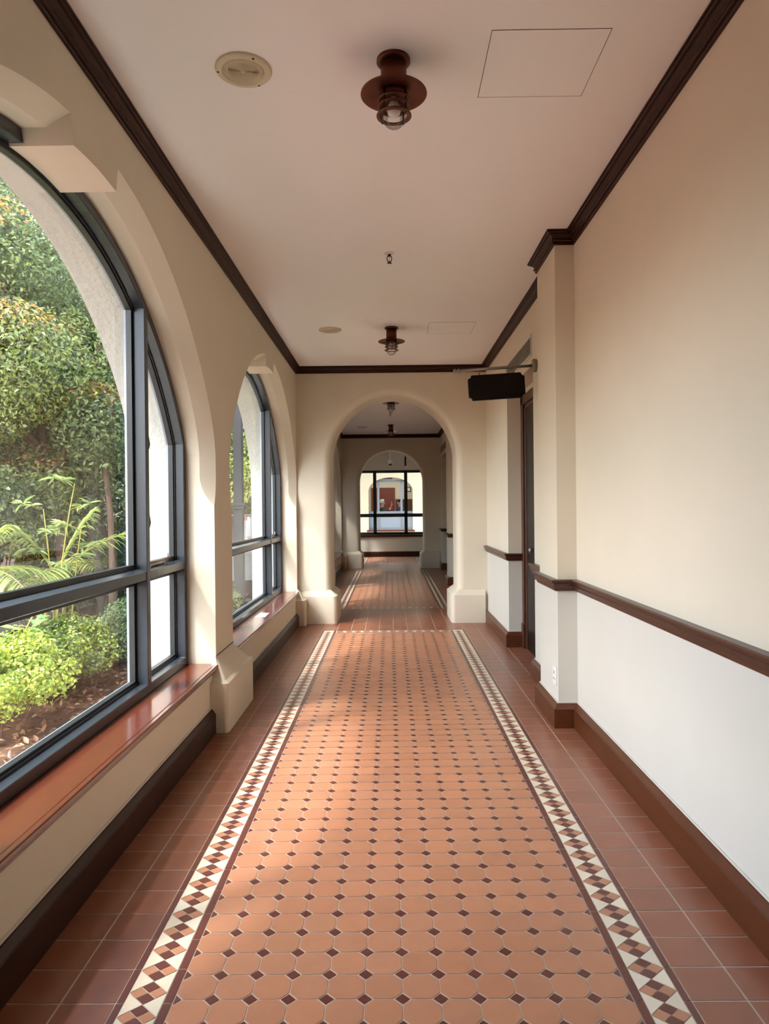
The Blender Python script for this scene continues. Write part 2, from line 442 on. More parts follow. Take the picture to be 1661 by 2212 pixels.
struct(wall_left, 'cream plaster wall with chamfered arched window openings', 'wall')

def rrect(x0, x1, y0, y1, r, n=6, corners=(1, 1, 1, 1)):
    P = []
    for (cx, cy, a0), on in zip(((x1-r, y1-r, 0), (x0+r, y1-r, 90), (x0+r, y0+r, 180), (x1-r, y0+r, 270)), corners):
        if on:
            for i in range(n+1):
                a = math.radians(a0+90*i/n); P.append((cx+r*math.cos(a), cy+r*math.sin(a)))
        else:
            a = math.radians(a0+45); P.append((cx+r*(1 if math.cos(a) > 0 else -1), cy+r*(1 if math.sin(a) > 0 else -1)))
    return P
def plinth(parent, base, top, z1, z2, corners=(1, 1, 1, 1), r=.05, m=None):
    """solid plaster footing with a sloped top"""
    b = MB(); P = rrect(*base, r, 6, corners); Q = rrect(*top, min(r, .04), 6, corners)
    rows = [[(x, y, 0) for x, y in P], [(x, y, z1-.012) for x, y in P], [(x*.8+u*.2, y*.8+v*.2, z1) for (x, y), (u, v) in zip(P, Q)], [(x, y, z2) for x, y in Q]]
    b.grid(rows, 0, False, closed_u=True); b.poly(rows[-1]); b.poly(rows[0])
    o = b.build('plinth', m or M['wall'], parent)
    bevel(o, .012, 3, 40)
    return o
for ya, yb in ((4.50, 5.34), (8.60, 8.90), (9.36, 9.66), (12.63, 13.42), (16.62, 16.95)):
    plinth(wall_left, (XL-.02, -1.045, ya, yb), (XL-.03, XL-.008, ya+.165, yb-.165) if yb-ya > .5 else (XL-.03, XL-.008, (ya+yb)/2-.01, (ya+yb)/2+.01), .325, .46, r=.03, m=M['wall'])

# ------------------------------------------------------------------ windows
def yz(P, X): return [(X, a, b) for a, b in P]
def window(n, w, full=True):
    c, hw = w['c'], w['hw']
    root = struct(empty('window_%d' % n, (-1.38, c, .41)))
    zc = APEX-RA; zs = zc+math.sqrt(RA*RA-hw*hw); th = math.asin(hw/RA)
    arc = [(c+RA*math.sin(a), zc+RA*math.cos(a)) for a in [th-2*th*i/48 for i in range(49)]]
    outer = [(c-hw, .412), (c+hw, .412)]+arc
    inner = inset2(outer, .05)
    b = MB(); b.ring(yz(outer, -1.345), yz(inner, -1.345), (-.09, 0, 0))
    bevel(b.build('window_frame', M['frame'], root), .003, 1)
    b = MB(); b.ring(yz(inset2(outer, .03), -1.40), yz(inset2(outer, .062), -1.40), (-.03, 0, 0)); b.build('inner_frame', M['sash'], root)
    for s in (-1, 1):
        b = MB(); b.box(-1.433, -1.3435, c+s*1.04-.026, c+s*1.04+.026, .45, zc+math.sqrt((RA-.04)**2-1.04**2)+.01)
        bevel(b.build('mullion', M['frame'], root), .003, 1)
    b = MB()
    b.prism([(-1.3475, c-hw+.04, 1.04), (-1.3475, c-hw+.04, 1.088), (-1.39, c-hw+.04, 1.100), (-1.435, c-hw+.04, 1.100), (-1.435, c-hw+.04, 1.035)], (0, 2*hw-.08, 0))
    bevel(b.build('transom', M['frame'], root), .003, 1)
    # lights
    ra = RA-.05
    lights = []
    dm, dj = 1.066, hw-.05
    k = 20
    up = [(c+d, zc+math.sqrt(ra*ra-d*d)) for d in [1.014-2.028*i/k for i in range(k+1)]]
    lights.append(('c', [(c-1.014, 1.10), (c+1.014, 1.10)]+up))
    lights.append(('c', [(c-1.014, .46), (c+1.014, .46), (c+1.014, 1.037), (c-1.014, 1.037)]))
    for s in (-1, 1):
        sd = [(c+s*d, zc+math.sqrt(ra*ra-d*d)) for d in [dj-(dj-dm)*i/8 for i in range(9)]]
        lights.append(('s%d' % s, [(c+s*dm, 1.10), (c+s*dj, 1.10)]+sd))
        lights.append(('l%d' % s, [(c+s*dm, .46), (c+s*dj, .46), (c+s*dj, 1.037), (c+s*dm, 1.037)]))
    for kind, P in lights:
        b = MB(); b.ring(yz(P, -1.408), yz(inset2(P, .026), -1.408), (-.03, 0, 0), 0); so = b.build('sash', M['sash'], root)
        q = inset2(P, .020)
        b = MB(); b.prism(yz(q, -1.420), (-.006, 0, 0)); b.build('glass_pane', M['glass'], so)
        b = MB(); b.ring(yz(inset2(P, .004), -1.438), yz(inset2(P, .020), -1.438), (-.014, 0, 0)); b.build('glazing_bead', M['bead'], so)
    # handles and stay on the side sashes
    if full:
        for s in (-1, 1):
            for z in (1.40, 1.84):
                y = c+s*1.075; b = MB()
                b.tube([(-1.395, y, z+.02), (-1.375, y+s*.012, z+.02), (-1.36, y+s*.022, z), (-1.355, y+s*.026, z-.045), (-1.36, y+s*.026, z-.07)], [.007, .007, .006, .006, .005], 8)
                b.build('casement_handle', M['sash'], root)
            y = c+s*1.09; b = MB()
            b.tube([(-1.385, y, 1.122), (-1.375, y+s*.24, 1.128), (-1.38, y+s*.46, 1.135)], .006, 8)
            b.tube([(-1.38, y+s*.40, 1.105), (-1.38, y+s*.40, 1.16)], .005, 8); b.tube([(-1.385, y+s*.1, 1.105), (-1.385, y+s*.36, 1.11)], .008, 8)
            b.build('casement_stay', M['metal'], root)
    b = MB(); b.box(-1.39, XL-.002, c-hw+.002, c+hw-.002, .386, .411); b.box(XL-.002, XL+.024, c-hw+.002, c+hw+.02, .386, .411)
    b.box(XL+.001, XL+.012, c-hw+.002, c+hw-.002, .366, .386)
    bevel(b.build('window_sill', M['sill'], root), .006, 3)
    return root
for i, w in enumerate(WIN): window(i+1, w, i in (0, 1))

# ------------------------------------------------------------------ right wall with pilasters and door recesses
wr = MB()
RZ = .915
def wbox(x0, x1, y0, y1, z0, z1):
    if z0 < RZ < z1: wr.box(x0, x1, y0, y1, z0, RZ, 1); wr.box(x0, x1, y0, y1, RZ, z1, 0)
    else: wr.box(x0, x1, y0, y1, z0, z1, 0 if z0 >= RZ else 1)
N1, N2 = (5.92, 7.23), (14.45, 16.35)
P1, P2 = (4.58, 5.12), (13.02, 13.56)
PX = 1.075
ND, NZ = 1.365, 2.61
for a, b in ((Y0, N1[0]), (N1[1], N2[0]), (N2[1], 21.3)): wbox(XR, 1.6, a, b, 0, ZC)
for a, b in (N1, N2): wbox(ND, 1.6, a, b, 0, ZC); wr.box(XR, ND+.01, a, b, NZ, ZC, 0)
for a, b in (P1, P2): wbox(PX, XR+.01, a, b, 0, ZC)
wall_right = wr.build('wall_right', [M['wall'], M['wall_low']], weld=False)
struct(wall_right, 'cream plaster wall with square pilasters and recessed doorway', 'wall')

# back wall behind the camera
bw = MB(); bw.box(XO, 1.6, Y0-.2, Y0, 0, ZC)
struct(bw.build('wall_back', M['wall']))

# ------------------------------------------------------------------ arch walls
def arch_wall(name, ya, yb, xc, hw, apex, rr=.085):
    b = MB(); zs = apex-hw
    base = [(-1, xc-hw, 0.), (-1, xc-hw, 1.0)]
    pts = [(xc-hw, 0., -1., 0.), (xc-hw, 1.0, -1., 0.)]
    for i in range(41):
        a = PI-PI*i/40; pts.append((xc+hw*math.cos(a), zs+hw*math.sin(a), math.cos(a), math.sin(a)))
    pts += [(xc+hw, 1.0, 1., 0.), (xc+hw, 0., 1., 0.)]
    rows = []
    for k in range(9):                       # front rounding
        t = PI/2*k/8; off, dy = rr*(1-math.sin(t)), rr*(1-math.cos(t)); rows.append([(x+nx*off, ya+dy, z+nz*off) for x, z, nx, nz in pts])
    for k in range(9):
        t = PI/2*(1-k/8); off, dy = rr*(1-math.sin(t)), rr*(1-math.cos(t)); rows.append([(x+nx*off, yb-dy, z+nz*off) for x, z, nx, nz in pts])
    b.grid(rows, 0, True)
    for y, row in ((ya, rows[0]), (yb, rows[-1])):
        n = len(row)
        for lo, sgn in ((0, -1), (n-1, 1)):
            xw = XL-.05 if sgn < 0 else XR+.05
            r0, r1, r2 = row[lo], row[1] if sgn < 0 else row[n-2], row[2] if sgn < 0 else row[n-3]
            b.poly([(xw, y, 0), r0, r1, (xw, y, 1.0)]); b.poly([(xw, y, 1.0), r1, r2, (xw, y, r2[2])])
            b.poly([(xw, y, r2[2]), r2, (r2[0], y, ZC), (xw, y, ZC)])
        for j in range(2, n-3):
            p, q = row[j], row[j+1]; b.poly([p, q, (q[0], y, ZC), (p[0], y, ZC)])
    b.poly([(XL-.05, ya, ZC), (XR+.05, ya, ZC), (XR+.05, yb, ZC), (XL-.05, yb, ZC)])
    o = b.build(name, M['wall'])
    struct(o)
    plinth(o, (XL-.02, xc-hw+.075, ya-.05, yb+.05), (XL-.02, xc-hw-.008, ya+.008, yb-.008), .355, .415, (1, 0, 0, 1), r=.05)
    plinth(o, (xc+hw-.08, XR-.035, ya-.05, yb+.05), (xc+hw+.008, XR-.03, ya+.008, yb-.008), .355, .415, (0, 1, 1, 0), r=.05)
    return o
tag(arch_wall('wall_end', A1, A1B, .040, .785, 2.835), 'near cream cross wall with a round arched opening', 'wall')
tag(arch_wall('wall_far', A2, A2B, .028, .765, 2.82), 'second cream cross wall with a smaller looking arch beyond', 'wall')

# ------------------------------------------------------------------ swept mouldings
def sweep(name, path, prof, m, closed=False, parent=None):
    """profile (out, z) swept along a 2D path; out = to the left of travel, mitred"""
    b = MB(); n = len(path); rows = []
    for i in range(n):
        p = Vector(path[i])
        d0 = (p-Vector(path[i-1])).normalized() if (i > 0 or closed) else None
        d1 = (Vector(path[(i+1) % n])-p).normalized() if (i < n-1 or closed) else None
        if d0 is None: d0 = d1
        if d1 is None: d1 = d0
        n0, n1 = Vector((-d0.y, d0.x)), Vector((-d1.y, d1.x)); k = 1+n0.dot(n1); nn = (n0+n1)/max(k, .05)
        rows.append([(p.x+nn.x*o, p.y+nn.y*o, z) for o, z in prof])
    b.grid(rows, 0, False, closed_v=closed)
    if not closed: b.poly(rows[0]); b.poly(rows[-1])
    # back face
    for i in range(n if closed else n-1):
        j = (i+1) % n; b.poly([rows[i][0], rows[j][0], rows[j][-1], rows[i][-1]])
    return b.build(name, m, parent)
e = .001
def crown_prof(z):
    return [(-.01, z-.083), (.012, z-.083), (.014, z-.076), (.012, z-.069), (.010, z-.066), (.020, z-.064), (.024, z-.058), (.022, z-.052), (.018, z-.050), (.019, z-.042), (.026, z-.031), (.036, z-.024), (.040, z-.023), (.038, z-.019), (.047, z-.018), (.053, z-.013), (.050, z-.009), (.060, z-.008), (.058, z+.001), (-.01, z+.001)]
p1 = [(XR, Y0), (XR, P1[0]), (PX, P1[0]), (PX, P1[1]), (XR, P1[1]), (XR, A1), (XL, A1), (XL, Y0)]
struct(sweep('trim_1', p1, crown_prof(ZC), M['crown'], True), 'dark wooden ceiling moulding around the near corridor bay', 'moulding')
p2 = [(XR, A1B), (XR, P2[0]), (PX, P2[0]), (PX, P2[1]), (XR, P2[1]), (XR, A2), (XL, A2), (XL, A1B)]
struct(sweep('trim_2', p2, crown_prof(ZC), M['crown'], True), 'dark wooden ceiling moulding in the bay beyond the first arch', 'moulding')
p3 = [(XR, A2B), (XR, YE), (XL, YE), (XL, A2B)]
struct(sweep('trim_3', p3, crown_prof(ZC), M['crown'], True))
rail = [(-.01, .880), (.018, .880), (.020, .892), (.030, .897), (.034, .912), (.030, .922), (.034, .930), (.046, .936), (.048, .948), (.040, .953), (-.01, .953)]
NX1 = 1.335
struct(sweep('trim_4', [(XR, Y0), (XR, P1[0]), (PX, P1[0]), (PX, P1[1]), (XR, P1[1]), (XR, N1[0]), (NX1, N1[0])], rail, M['rail']), 'brown wooden chair rail along the near right wall', 'rail')
struct(sweep('trim_5', [(NX1, N1[1]), (XR, N1[1]), (XR, A1-.005)], rail, M['rail']), 'short brown chair rail between doorway and arch', 'rail')
struct(sweep('trim_6', [(XR, A1B), (XR, P2[0]), (PX, P2[0]), (PX, P2[1]), (XR, P2[1]), (XR, N2[0]), (NX1, N2[0])], rail, M['rail']), 'brown chair rail on the pilaster beyond the arch', 'rail')
struct(sweep('trim_7', [(NX1, N2[1]), (XR, N2[1]), (XR, A2)], rail, M['rail']))
base = [(-.01, 0.), (.036, 0.), (.036, .122), (.030, .128), (.014, .152), (.006, .156), (-.01, .156)]
bead = [(-.005, .154), (.008, .154), (.008, .163), (-.005, .163)]
def skirting(name, path, m=M['skirt']):
    o = struct(sweep(name, path, base, m)); sweep('paint_bead', path, bead, M['wall_low'], parent=o); return o
tag(skirting('baseboard_right', [(XR, Y0), (XR, P1[0]), (PX, P1[0]), (PX, P1[1]), (XR, P1[1]), (XR, N1[0]), (NX1, N1[0])]), 'brown wooden skirting along the near right wall', 'skirting')
tag(skirting('baseboard_right_end', [(NX1, N1[1]), (XR, N1[1]), (XR, A1-.05)]), 'short wooden skirting between doorway and arch', 'skirting')
tag(skirting('baseboard_right_far', [(XR, A1B+.05), (XR, P2[0]), (PX, P2[0]), (PX, P2[1]), (XR, P2[1]), (XR, N2[0]), (NX1, N2[0])]), 'wooden skirting around the far pilaster', 'skirting')
skirting('baseboard_right_last', [(NX1, N2[1]), (XR, N2[1]), (XR, A2-.05)])
tag(skirting('baseboard_left', [(XL, 4.505), (XL, Y0)], M['skirt_shaded']), 'shade-darkened wooden skirting under the nearest window', 'skirting')
tag(skirting('baseboard_left_middle', [(XL, 8.61), (XL, 5.355)], M['skirt_shaded']), 'shade-darkened wooden skirting under the second window', 'skirting')
skirting('baseboard_left_far', [(XL, 16.71), (XL, 13.41)], M['skirt_shaded'])
skirting('baseboard_left_inner', [(XL, 12.63), (XL, 9.6)], M['skirt_shaded'])

# ------------------------------------------------------------------ doors in the recesses
def door(n, a, b):
    root = struct(empty('door_%d' % n, (ND, (a+b)/2, 0)))
    z1 = 2.535
    q = MB()
    for y0, y1 in ((a, a+.085), (b-.085, b)):
        q.box(ND-.03, ND+.005, y0, y1, .24, z1)
    q.box(ND-.03, ND+.005, a, b, z1-.085, z1)
    for y0, y1 in ((a+.085, a+.13), (b-.13, b-.085)): q.box(ND-.012, ND+.005, y0, y1, 0, z1-.085)
    q.box(ND-.012, ND+.005, a+.085, b-.085, z1-.13, z1-.085)
    bevel(q.build('door_frame', M['door'], root), .006, 2)
    for y0, y1 in ((a-.0, a+.095), (b-.095, b+.0)):
        q = MB(); q.box(ND-.042, ND+.005, y0, y1, 0, .245); bevel(q.build('plinth_block', M['door'], root), .006, 2)
    q = MB(); q.box(ND-.004, ND+.006, a+.13, b-.13, .0, z1-.13)
    for k in range(2):
        yy = a+.13+(b-a-.26)*k/2; w = (b-a-.26)/2
        for z0, zz in ((.2, .95), (1.1, 2.25)): q.box(ND-.010, ND-.003, yy+.08, yy+w-.08, z0, zz)
    bevel(q.build('door_panel', M['door_dark'], root), .005, 2)
    q = MB(); q.lathe([(.026, 0), (.026, -.006), (.011, -.01), (.011, -.035), (.026, -.045), (.028, -.06), (.018, -.072), (.002, -.074)], 20, (ND-.005, (a+b)/2+.05, 1.02), axis='x'); q.build('door_knob', M['metal'], root)
    return root
tag(door(1, *N1), 'dark brown door in the plaster recess under the hanging sign', 'door')
tag(door(2, *N2), 'dark door in the recess beyond the first arch', 'door')

# ------------------------------------------------------------------ fixtures
def make_light():
    root = thing('ceiling_light', 'nearest caged copper ceiling lantern, above the foreground', 'ceiling light', group='caged copper ceiling lanterns')
    b = MB(); b.lathe([(.066, 0), (.067, -.012), (.062, -.016), (.05, -.016)], 40); b.build('mount_plate', M['copper'], root)
    b = MB(); b.lathe([(.051, -.014), (.051, -.135)], 40, cap=True); b.build('neck', M['copper'], root)
    b = MB(); b.lathe([(.050, -.122), (.095, -.124), (.130, -.134), (.131, -.138), (.128, -.139), (.095, -.130), (.052, -.129)], 48, cap=False); b.build('shade', M['copper'], root)
    cg = MB(); cg.lathe([(.054, -.130), (.056, -.15), (.054, -.152)], 36); cage = cg.build('cage_collar', M['copper'], root)
    for z, r in ((-.163, .066), (-.188, .066), (-.222, .069)):
        b = MB(); rows = []
        ri, ro, t = r-.017 if z > -.2 else r-.019, r, .002
        b.lathe([(ri, z-t), (ro, z-t), (ro, z+t), (ri, z+t), (ri, z-t)], 40, cap=False); b.build('guard_ring', M['copper'], cage)
    for k in range(4):
        a = PI*.28+k*PI/2; x, y = .0595*math.cos(a), .0595*math.sin(a)
        b = MB(); b.tube([(x, y, -.132), (x, y, -.232)], .0035, 8); b.build('guard_bar', M['bronze'], cage)
    pr = [(.047, -.14), (.047, -.225)]+[(.047*math.cos(t*PI/2/8), -.225-.047*math.sin(t*PI/2/8)) for t in range(1, 8)]+[(.001, -.272)]
    b = MB(); b.lathe(pr, 32, cap=False); gl = b.build('glass_globe', M['globe'], root)
    b = MB(); b.lathe([(.013, -.138), (.014, -.165), (.024, -.185), (.028, -.2), (.024, -.214), (.010, -.224), (.001, -.226)], 20, cap=False); b.build('bulb', M['white'], gl)
    return root
l0 = make_light(); l0.location = (.030, 2.80, ZC)
dup(l0, (.028, 6.93, ZC), 'second caged copper ceiling lantern, just before the first arch')
dup(l0, (.028, 11.0, ZC), 'caged copper ceiling lantern hanging highest inside the first arch view')
dup(l0, (.028, 14.95, ZC), 'farthest caged copper ceiling lantern, in front of the second cornice')

def make_speaker():
    root = thing('ceiling_speaker', 'round ivory ceiling speaker beside the nearest lantern', 'speaker', group='round ceiling speakers')
    b = MB(); b.lathe([(.112, 0), (.113, -.004), (.108, -.010), (.094, -.013), (.084, -.012), (.082, -.006), (.080, -.006)], 56, cap=False); b.build('rim', M['speaker'], root)
    b = MB(); b.lathe([(.081, -.003), (.001, -.003)], 48, cap=False); b.build('speaker_back', M['vent_dark'], root)
    g = MB()
    for r in (.078, .0715, .065): g.lathe([(r-.0052, -.005), (r-.004, -.011), (r, -.011), (r+.0012, -.005)], 56, cap=False)
    for k in range(9):
        r = .058-k*.0056; g.lathe([(r-.0028, -.004), (r-.0022, -.0105), (r-.0004, -.0105), (r, -.004)], 48, cap=False)
    g.lathe([(.0105, -.004), (.009, -.011), (.003, -.013), (.0005, -.013)], 24, cap=False)
    for k in range(3):
        a = PI/2+k*2*PI/3
        g.tube([(.008*math.cos(a), .008*math.sin(a), -.006), (.075*math.cos(a), .075*math.sin(a), -.006)], .002, 6)
    g.build('grille', M['speaker'], root)
    for k in range(3):
        a = 1.1+k*2*PI/3; b = MB(); b.lathe([(.0045, 0), (.0045, -.002), (.002, -.003), (.0005, -.003)], 12, (.101*math.cos(a), .101*math.sin(a), -.011)); b.build('screw', M['bronze'], root)
    return root
s0 = make_speaker(); s0.location = (-.572, 2.848, ZC)
dup(s0, (-.575, 6.98, ZC), 'round ivory ceiling speaker beside the second lantern')
dup(s0, (-.58, 15.3, ZC), 'tiny round ceiling speaker beyond the first arch')

def make_sprinkler():
    root = thing('fire_sprinkler', 'bronze fire sprinkler head between the two nearest lanterns', 'sprinkler', group='ceiling sprinkler heads')
    b = MB(); b.lathe([(.036, 0), (.036, -.003), (.020, -.007), (.012, -.007)], 32); b.build('escutcheon', M['white'], root)
    b = MB(); b.lathe([(.012, -.003), (.012, -.020), (.009, -.022)], 16)
    for s in (-1, 1): b.tube([(s*.010, 0, -.018), (s*.016, 0, -.028), (s*.016, 0, -.042), (s*.009, 0, -.056), (s*.003, 0, -.06)], .0032, 8)
    b.lathe([(.006, -.055), (.007, -.064), (.004, -.066)], 12); b.build('sprinkler_yoke', M['bronze'], root)
    b = MB(); b.tube([(0, 0, -.02), (0, 0, -.056)], .0025, 8); b.build('glass_bulb', M['white'], root)
    b = MB(); b.lathe([(.004, -.063), (.016, -.065), (.017, -.067), (.004, -.067)], 20); b.build('deflector', M['bronze'], root)
    return root
k0 = make_sprinkler(); k0.location = (.011, 4.92, ZC)
dup(k0, (.015, 13.0, ZC), 'small fire sprinkler head seen below the lantern inside the arch')

def make_panel():
    root = thing('access_panel', 'flush square ceiling access panel right of the nearest lantern', 'access panel', group='ceiling access panels')
    b = MB(); b.box(-.221, .221, -.213, .213, -.0012, 0); b.build('hatch', M['ceiling'], root)
    b = MB(); w = .0022
    O = [(-.223, -.215, -.0014), (.223, -.215, -.0014), (.223, .215, -.0014), (-.223, .215, -.0014)]
    I = [(-.223+w, -.215+w, -.0014), (.223-w, -.215+w, -.0014), (.223-w, .215-w, -.0014), (-.223+w, .215-w, -.0014)]
    b.ring(O, I, (0, 0, .0012)); b.build('hatch_gap', M['gap'], root)
    return root
a0 = make_panel(); a0.location = (.617, 2.85, ZC)
dup(a0, (.611, 6.97, ZC), 'flush square ceiling access panel right of the second lantern')
dup(a0, (.611, 15.2, ZC), 'faint ceiling access panel beyond the first arch')

# louvre over the doorway
def make_vent(a, b_, label):
    root = thing('air_vent', label, 'air vent', (XR, (a+b_)/2, 2.79), 'louvred wall vents')
    z0, z1 = 2.69, 2.875
    b = MB(); b.ring([(XR-.008, a, z0), (XR-.008, b_, z0), (XR-.008, b_, z1), (XR-.008, a, z1)], [(XR-.008, a+.02, z0+.02), (XR-.008, b_-.02, z0+.02), (XR-.008, b_-.02, z1-.02), (XR-.008, a+.02, z1-.02)], (.007, 0, 0)); b.build('vent_frame', M['wall_low'], root)
    b = MB(); b.box(XR-.002, XR-.0005, a+.02, b_-.02, z0+.02, z1-.02); b.build('vent_back', M['vent_dark'], root)
    b = MB()
    for k in range(10):
        z = z0+.024+k*.0145; b.prism([(XR-.0085, a+.02, z), (XR-.002, a+.02, z+.004), (XR-.002, a+.02, z+.007), (XR-.0085, a+.02, z+.004)], (0, b_-a-.04, 0))
    b.build('louvre', M['wall_low'], root)
make_vent(5.955, 7.24, 'long louvred air vent above the doorway behind the sign')
make_vent(14.9, 16.7, 'small dark louvred vent high on the wall beyond the arch')

# hanging sign
sg = thing('hanging_sign', 'dark wooden sign board with notched corners hanging from a steel wall rod', 'sign', (XR, 5.78, 2.55))
SY = 5.78
b = MB(); b.lathe([(.052, 0), (.054, -.006), (.054, -.028), (.050, -.034), (.012, -.036)], 36, (XR+.0, SY, 2.573), axis='x'); b.build('wall_flange', M['metal'], sg)
b = MB(); b.tube([(XR-.03, SY, 2.573), (.575, SY, 2.538)], .012, 14); b.build('rod', M['metal'], sg)
b = MB(); b.lathe([(.012, 0), (.016, -.004), (.016, -.012), (.008, -.018), (.008, -.026), (.014, -.032), (.016, -.042), (.012, -.053), (.001, -.056)], 18, (.578, SY, 2.538), axis='x'); b.build('finial', M['metal'], sg)
def notch(x0, x1, z0, z1, r, off=0):
    P = []
    for cx, cz, a0 in ((x1, z1, 270), (x0, z1, 0), (x0, z0, 90), (x1, z0, 180)):
        for i in range(7):
            a = math.radians(a0-90*i/6); P.append((cx+r*math.cos(a), cz+r*math.sin(a)))
    return P
SX0, SX1, SZ0, SZ1 = .645, 1.105, 2.302, 2.508
b = MB(); P = notch(SX0, SX1, SZ0, SZ1, .028); P = [(x, z) for x, z in P]
tilt = math.radians(-3.2)
def tl(x, z, xc=.875, zc=2.405): return (xc+(x-xc)*math.cos(tilt)+(z-zc)*math.sin(tilt), zc-(x-xc)*math.sin(tilt)+(z-zc)*math.cos(tilt))
b.prism([(tl(x, z)[0], SY-.016, tl(x, z)[1]) for x, z in P], (0, .032, 0)); board = bevel(b.build('board', M['signboard'], sg), .004, 2)
b = MB(); Q = notch(SX0+.02, SX1-.02, SZ0+.02, SZ1-.02, .03); Q2 = notch(SX0+.028, SX1-.028, SZ0+.028, SZ1-.028, .032)
b.ring([(tl(x, z)[0], SY-.019, tl(x, z)[1]) for x, z in Q], [(tl(x, z)[0], SY-.019, tl(x, z)[1]) for x, z in Q2], (0, .004, 0)); b.build('board_moulding', M['signboard'], board)
for x in (.735, 1.015):
    zb = tl(x, SZ1)[1]; zt = 2.538+(x-.575)/(1.17-.575)*.035
    b = MB(); b.tube([(x, SY, zb-.01), (x, SY, zt)], .005, 10); b.build('hanger', M['metal'], sg)

# socket outlet on the pilaster
so = thing('wall_outlet', 'white electrical socket low on the side of the near pilaster', 'socket', (PX, 4.665, .315))
b = MB(); b.box(PX-.009, PX, 4.622, 4.708, .255, .375); bevel(b.build('outlet_plate', M['white'], so), .004, 2)
for y0, y1, z0, z1 in ((4.660, 4.669, .325, .345), (4.643, 4.652, .290, .298), (4.678, 4.687, .290, .298)):
    b = MB(); b.box(PX-.0105, PX-.008, y0, y1, z0, z1); b.build('socket_hole', M['vent_dark'], so)
b = MB(); b.box(PX-.013, PX-.008, 4.680, 4.695, .343, .362); b.build('switch', M['white'], so)

# paper slips on the sills
def paper(x0, x1, y0, y1, label):
    b = MB(); rows = []
    for i in range(7):
        t = i/6; rows.append([(x0+(x1-x0)*s, y0+(y1-y0)*t, .4125+.004*math.sin(t*PI)*s) for s in (0, .5, 1)])
    b.grid(rows); o = b.build('paper_slip', M['paper'])
    sm = o.modifiers.new('thick', 'SOLIDIFY'); sm.thickness = .0006
    tag(o, label, 'paper', 'paper slips on the sills')
paper(-1.285, -1.185, 6.66, 6.93, 'white paper slip lying on the second window sill')
paper(-1.25, -1.17, 14.55, 14.85, 'white paper slip on the sill beyond the arch')

# ------------------------------------------------------------------ end of the corridor: window wall, hanging camera and sign
ew = MB()
EX0, EX1, EZ0, EZ1 = -1.05, 1.10, .62, 2.56
ew.box(XO, EX0, YE, YE+.3, 0, ZC); ew.box(EX1, 1.6, YE, YE+.3, 0, ZC); ew.box(EX0, EX1, YE, YE+.3, 0, EZ0); ew.box(EX0, EX1, YE, YE+.3, EZ1, ZC)
struct(ew.build('wall_window_end', M['wall_low'], weld=False), 'white wall below and around the far end window', 'wall')
wend = struct(empty('window_7', (0, YE, EZ0)), 'black framed six pane window closing the far end of the corridor', 'window')
ya, yb = YE+.02, YE+.09
b = MB(); xz = lambda P, y: [(x, y, z) for x, z in P]
O = [(EX0, EZ0+.03), (EX1, EZ0+.03), (EX1, EZ1), (EX0, EZ1)]; b.ring(xz(O, ya), xz(inset2(O, .075), ya), (0, .07, 0)); b.build('window_frame', M['endframe'], wend)
for x in (-.455, .465): b = MB(); b.box(x-.048, x+.048, ya, yb, EZ0+.05, EZ1-.03); b.build('mullion', M['endframe'], wend)
b = MB(); b.box(EX0+.03, EX1-.03, ya, yb, 1.175, 1.275); b.build('transom', M['endframe'], wend)
xs = [EX0+.06, -.495, -.415, .425, .505, EX1-.06]
for i in range(3):
    for z0, z1 in ((EZ0+.09, 1.185), (1.265, EZ1-.06)):
        b = MB(); b.box(xs[2*i]-.01, xs[2*i+1]+.01, ya+.03, ya+.036, z0-.01, z1+.01); b.build('glass_pane', M['glass'], wend)
b = MB(); b.box(EX0-.05, EX1+.05, YE-.05, YE+.02, EZ0-.035, EZ0+.03); bevel(b.build('window_sill', M['crown'], wend), .006, 2)
tag(skirting('baseboard_end', [(XR, YE), (XL, YE)], M['skirt_shaded']), 'shade-darkened skirting below the far end window', 'skirting')

cc = thing('security_camera', 'white dome security camera on a ceiling pole before the far window', 'camera', (.012, 19.6, ZC))
b = MB(); b.lathe([(.06, 0), (.06, -.012), (.02, -.016)], 24, (.012, 19.6, ZC)); b.build('ceiling_plate', M['white'], cc)
b = MB(); b.tube([(.012, 19.6, ZC-.01), (.012, 19.6, 2.76)], .018, 14); b.build('pole', M['white'], cc)
b = MB(); b.lathe([(.02, 2.77), (.05, 2.755), (.062, 2.72), (.062, 2.68), (.05, 2.66)], 24, (.012, 19.6, 0)); b.build('housing', M['white'], cc)
b = MB(); b.lathe([(.046, 2.662), (.042, 2.635), (.026, 2.617), (.001, 2.61)], 24, (.012, 19.6, 0), cap=False); b.build('dome', M['black'], cc)
hs = thing('hanging_box_sign', 'black hanging sign seen edge on before the far window', 'sign', (.425, 19.2, ZC))
b = MB(); b.tube([(.425, 19.2, ZC), (.425, 19.2, 2.80)], .006, 8); b.build('suspension_rod', M['black'], hs)
b = MB(); b.box(.398, .440, 18.95, 19.45, 2.56, 2.81); bevel(b.build('sign_case', M['black'], hs), .01, 2)
b = MB(); b.box(.440, .450, 19.0, 19.4, 2.60, 2.77); b.build('sign_face', M['white'], hs)

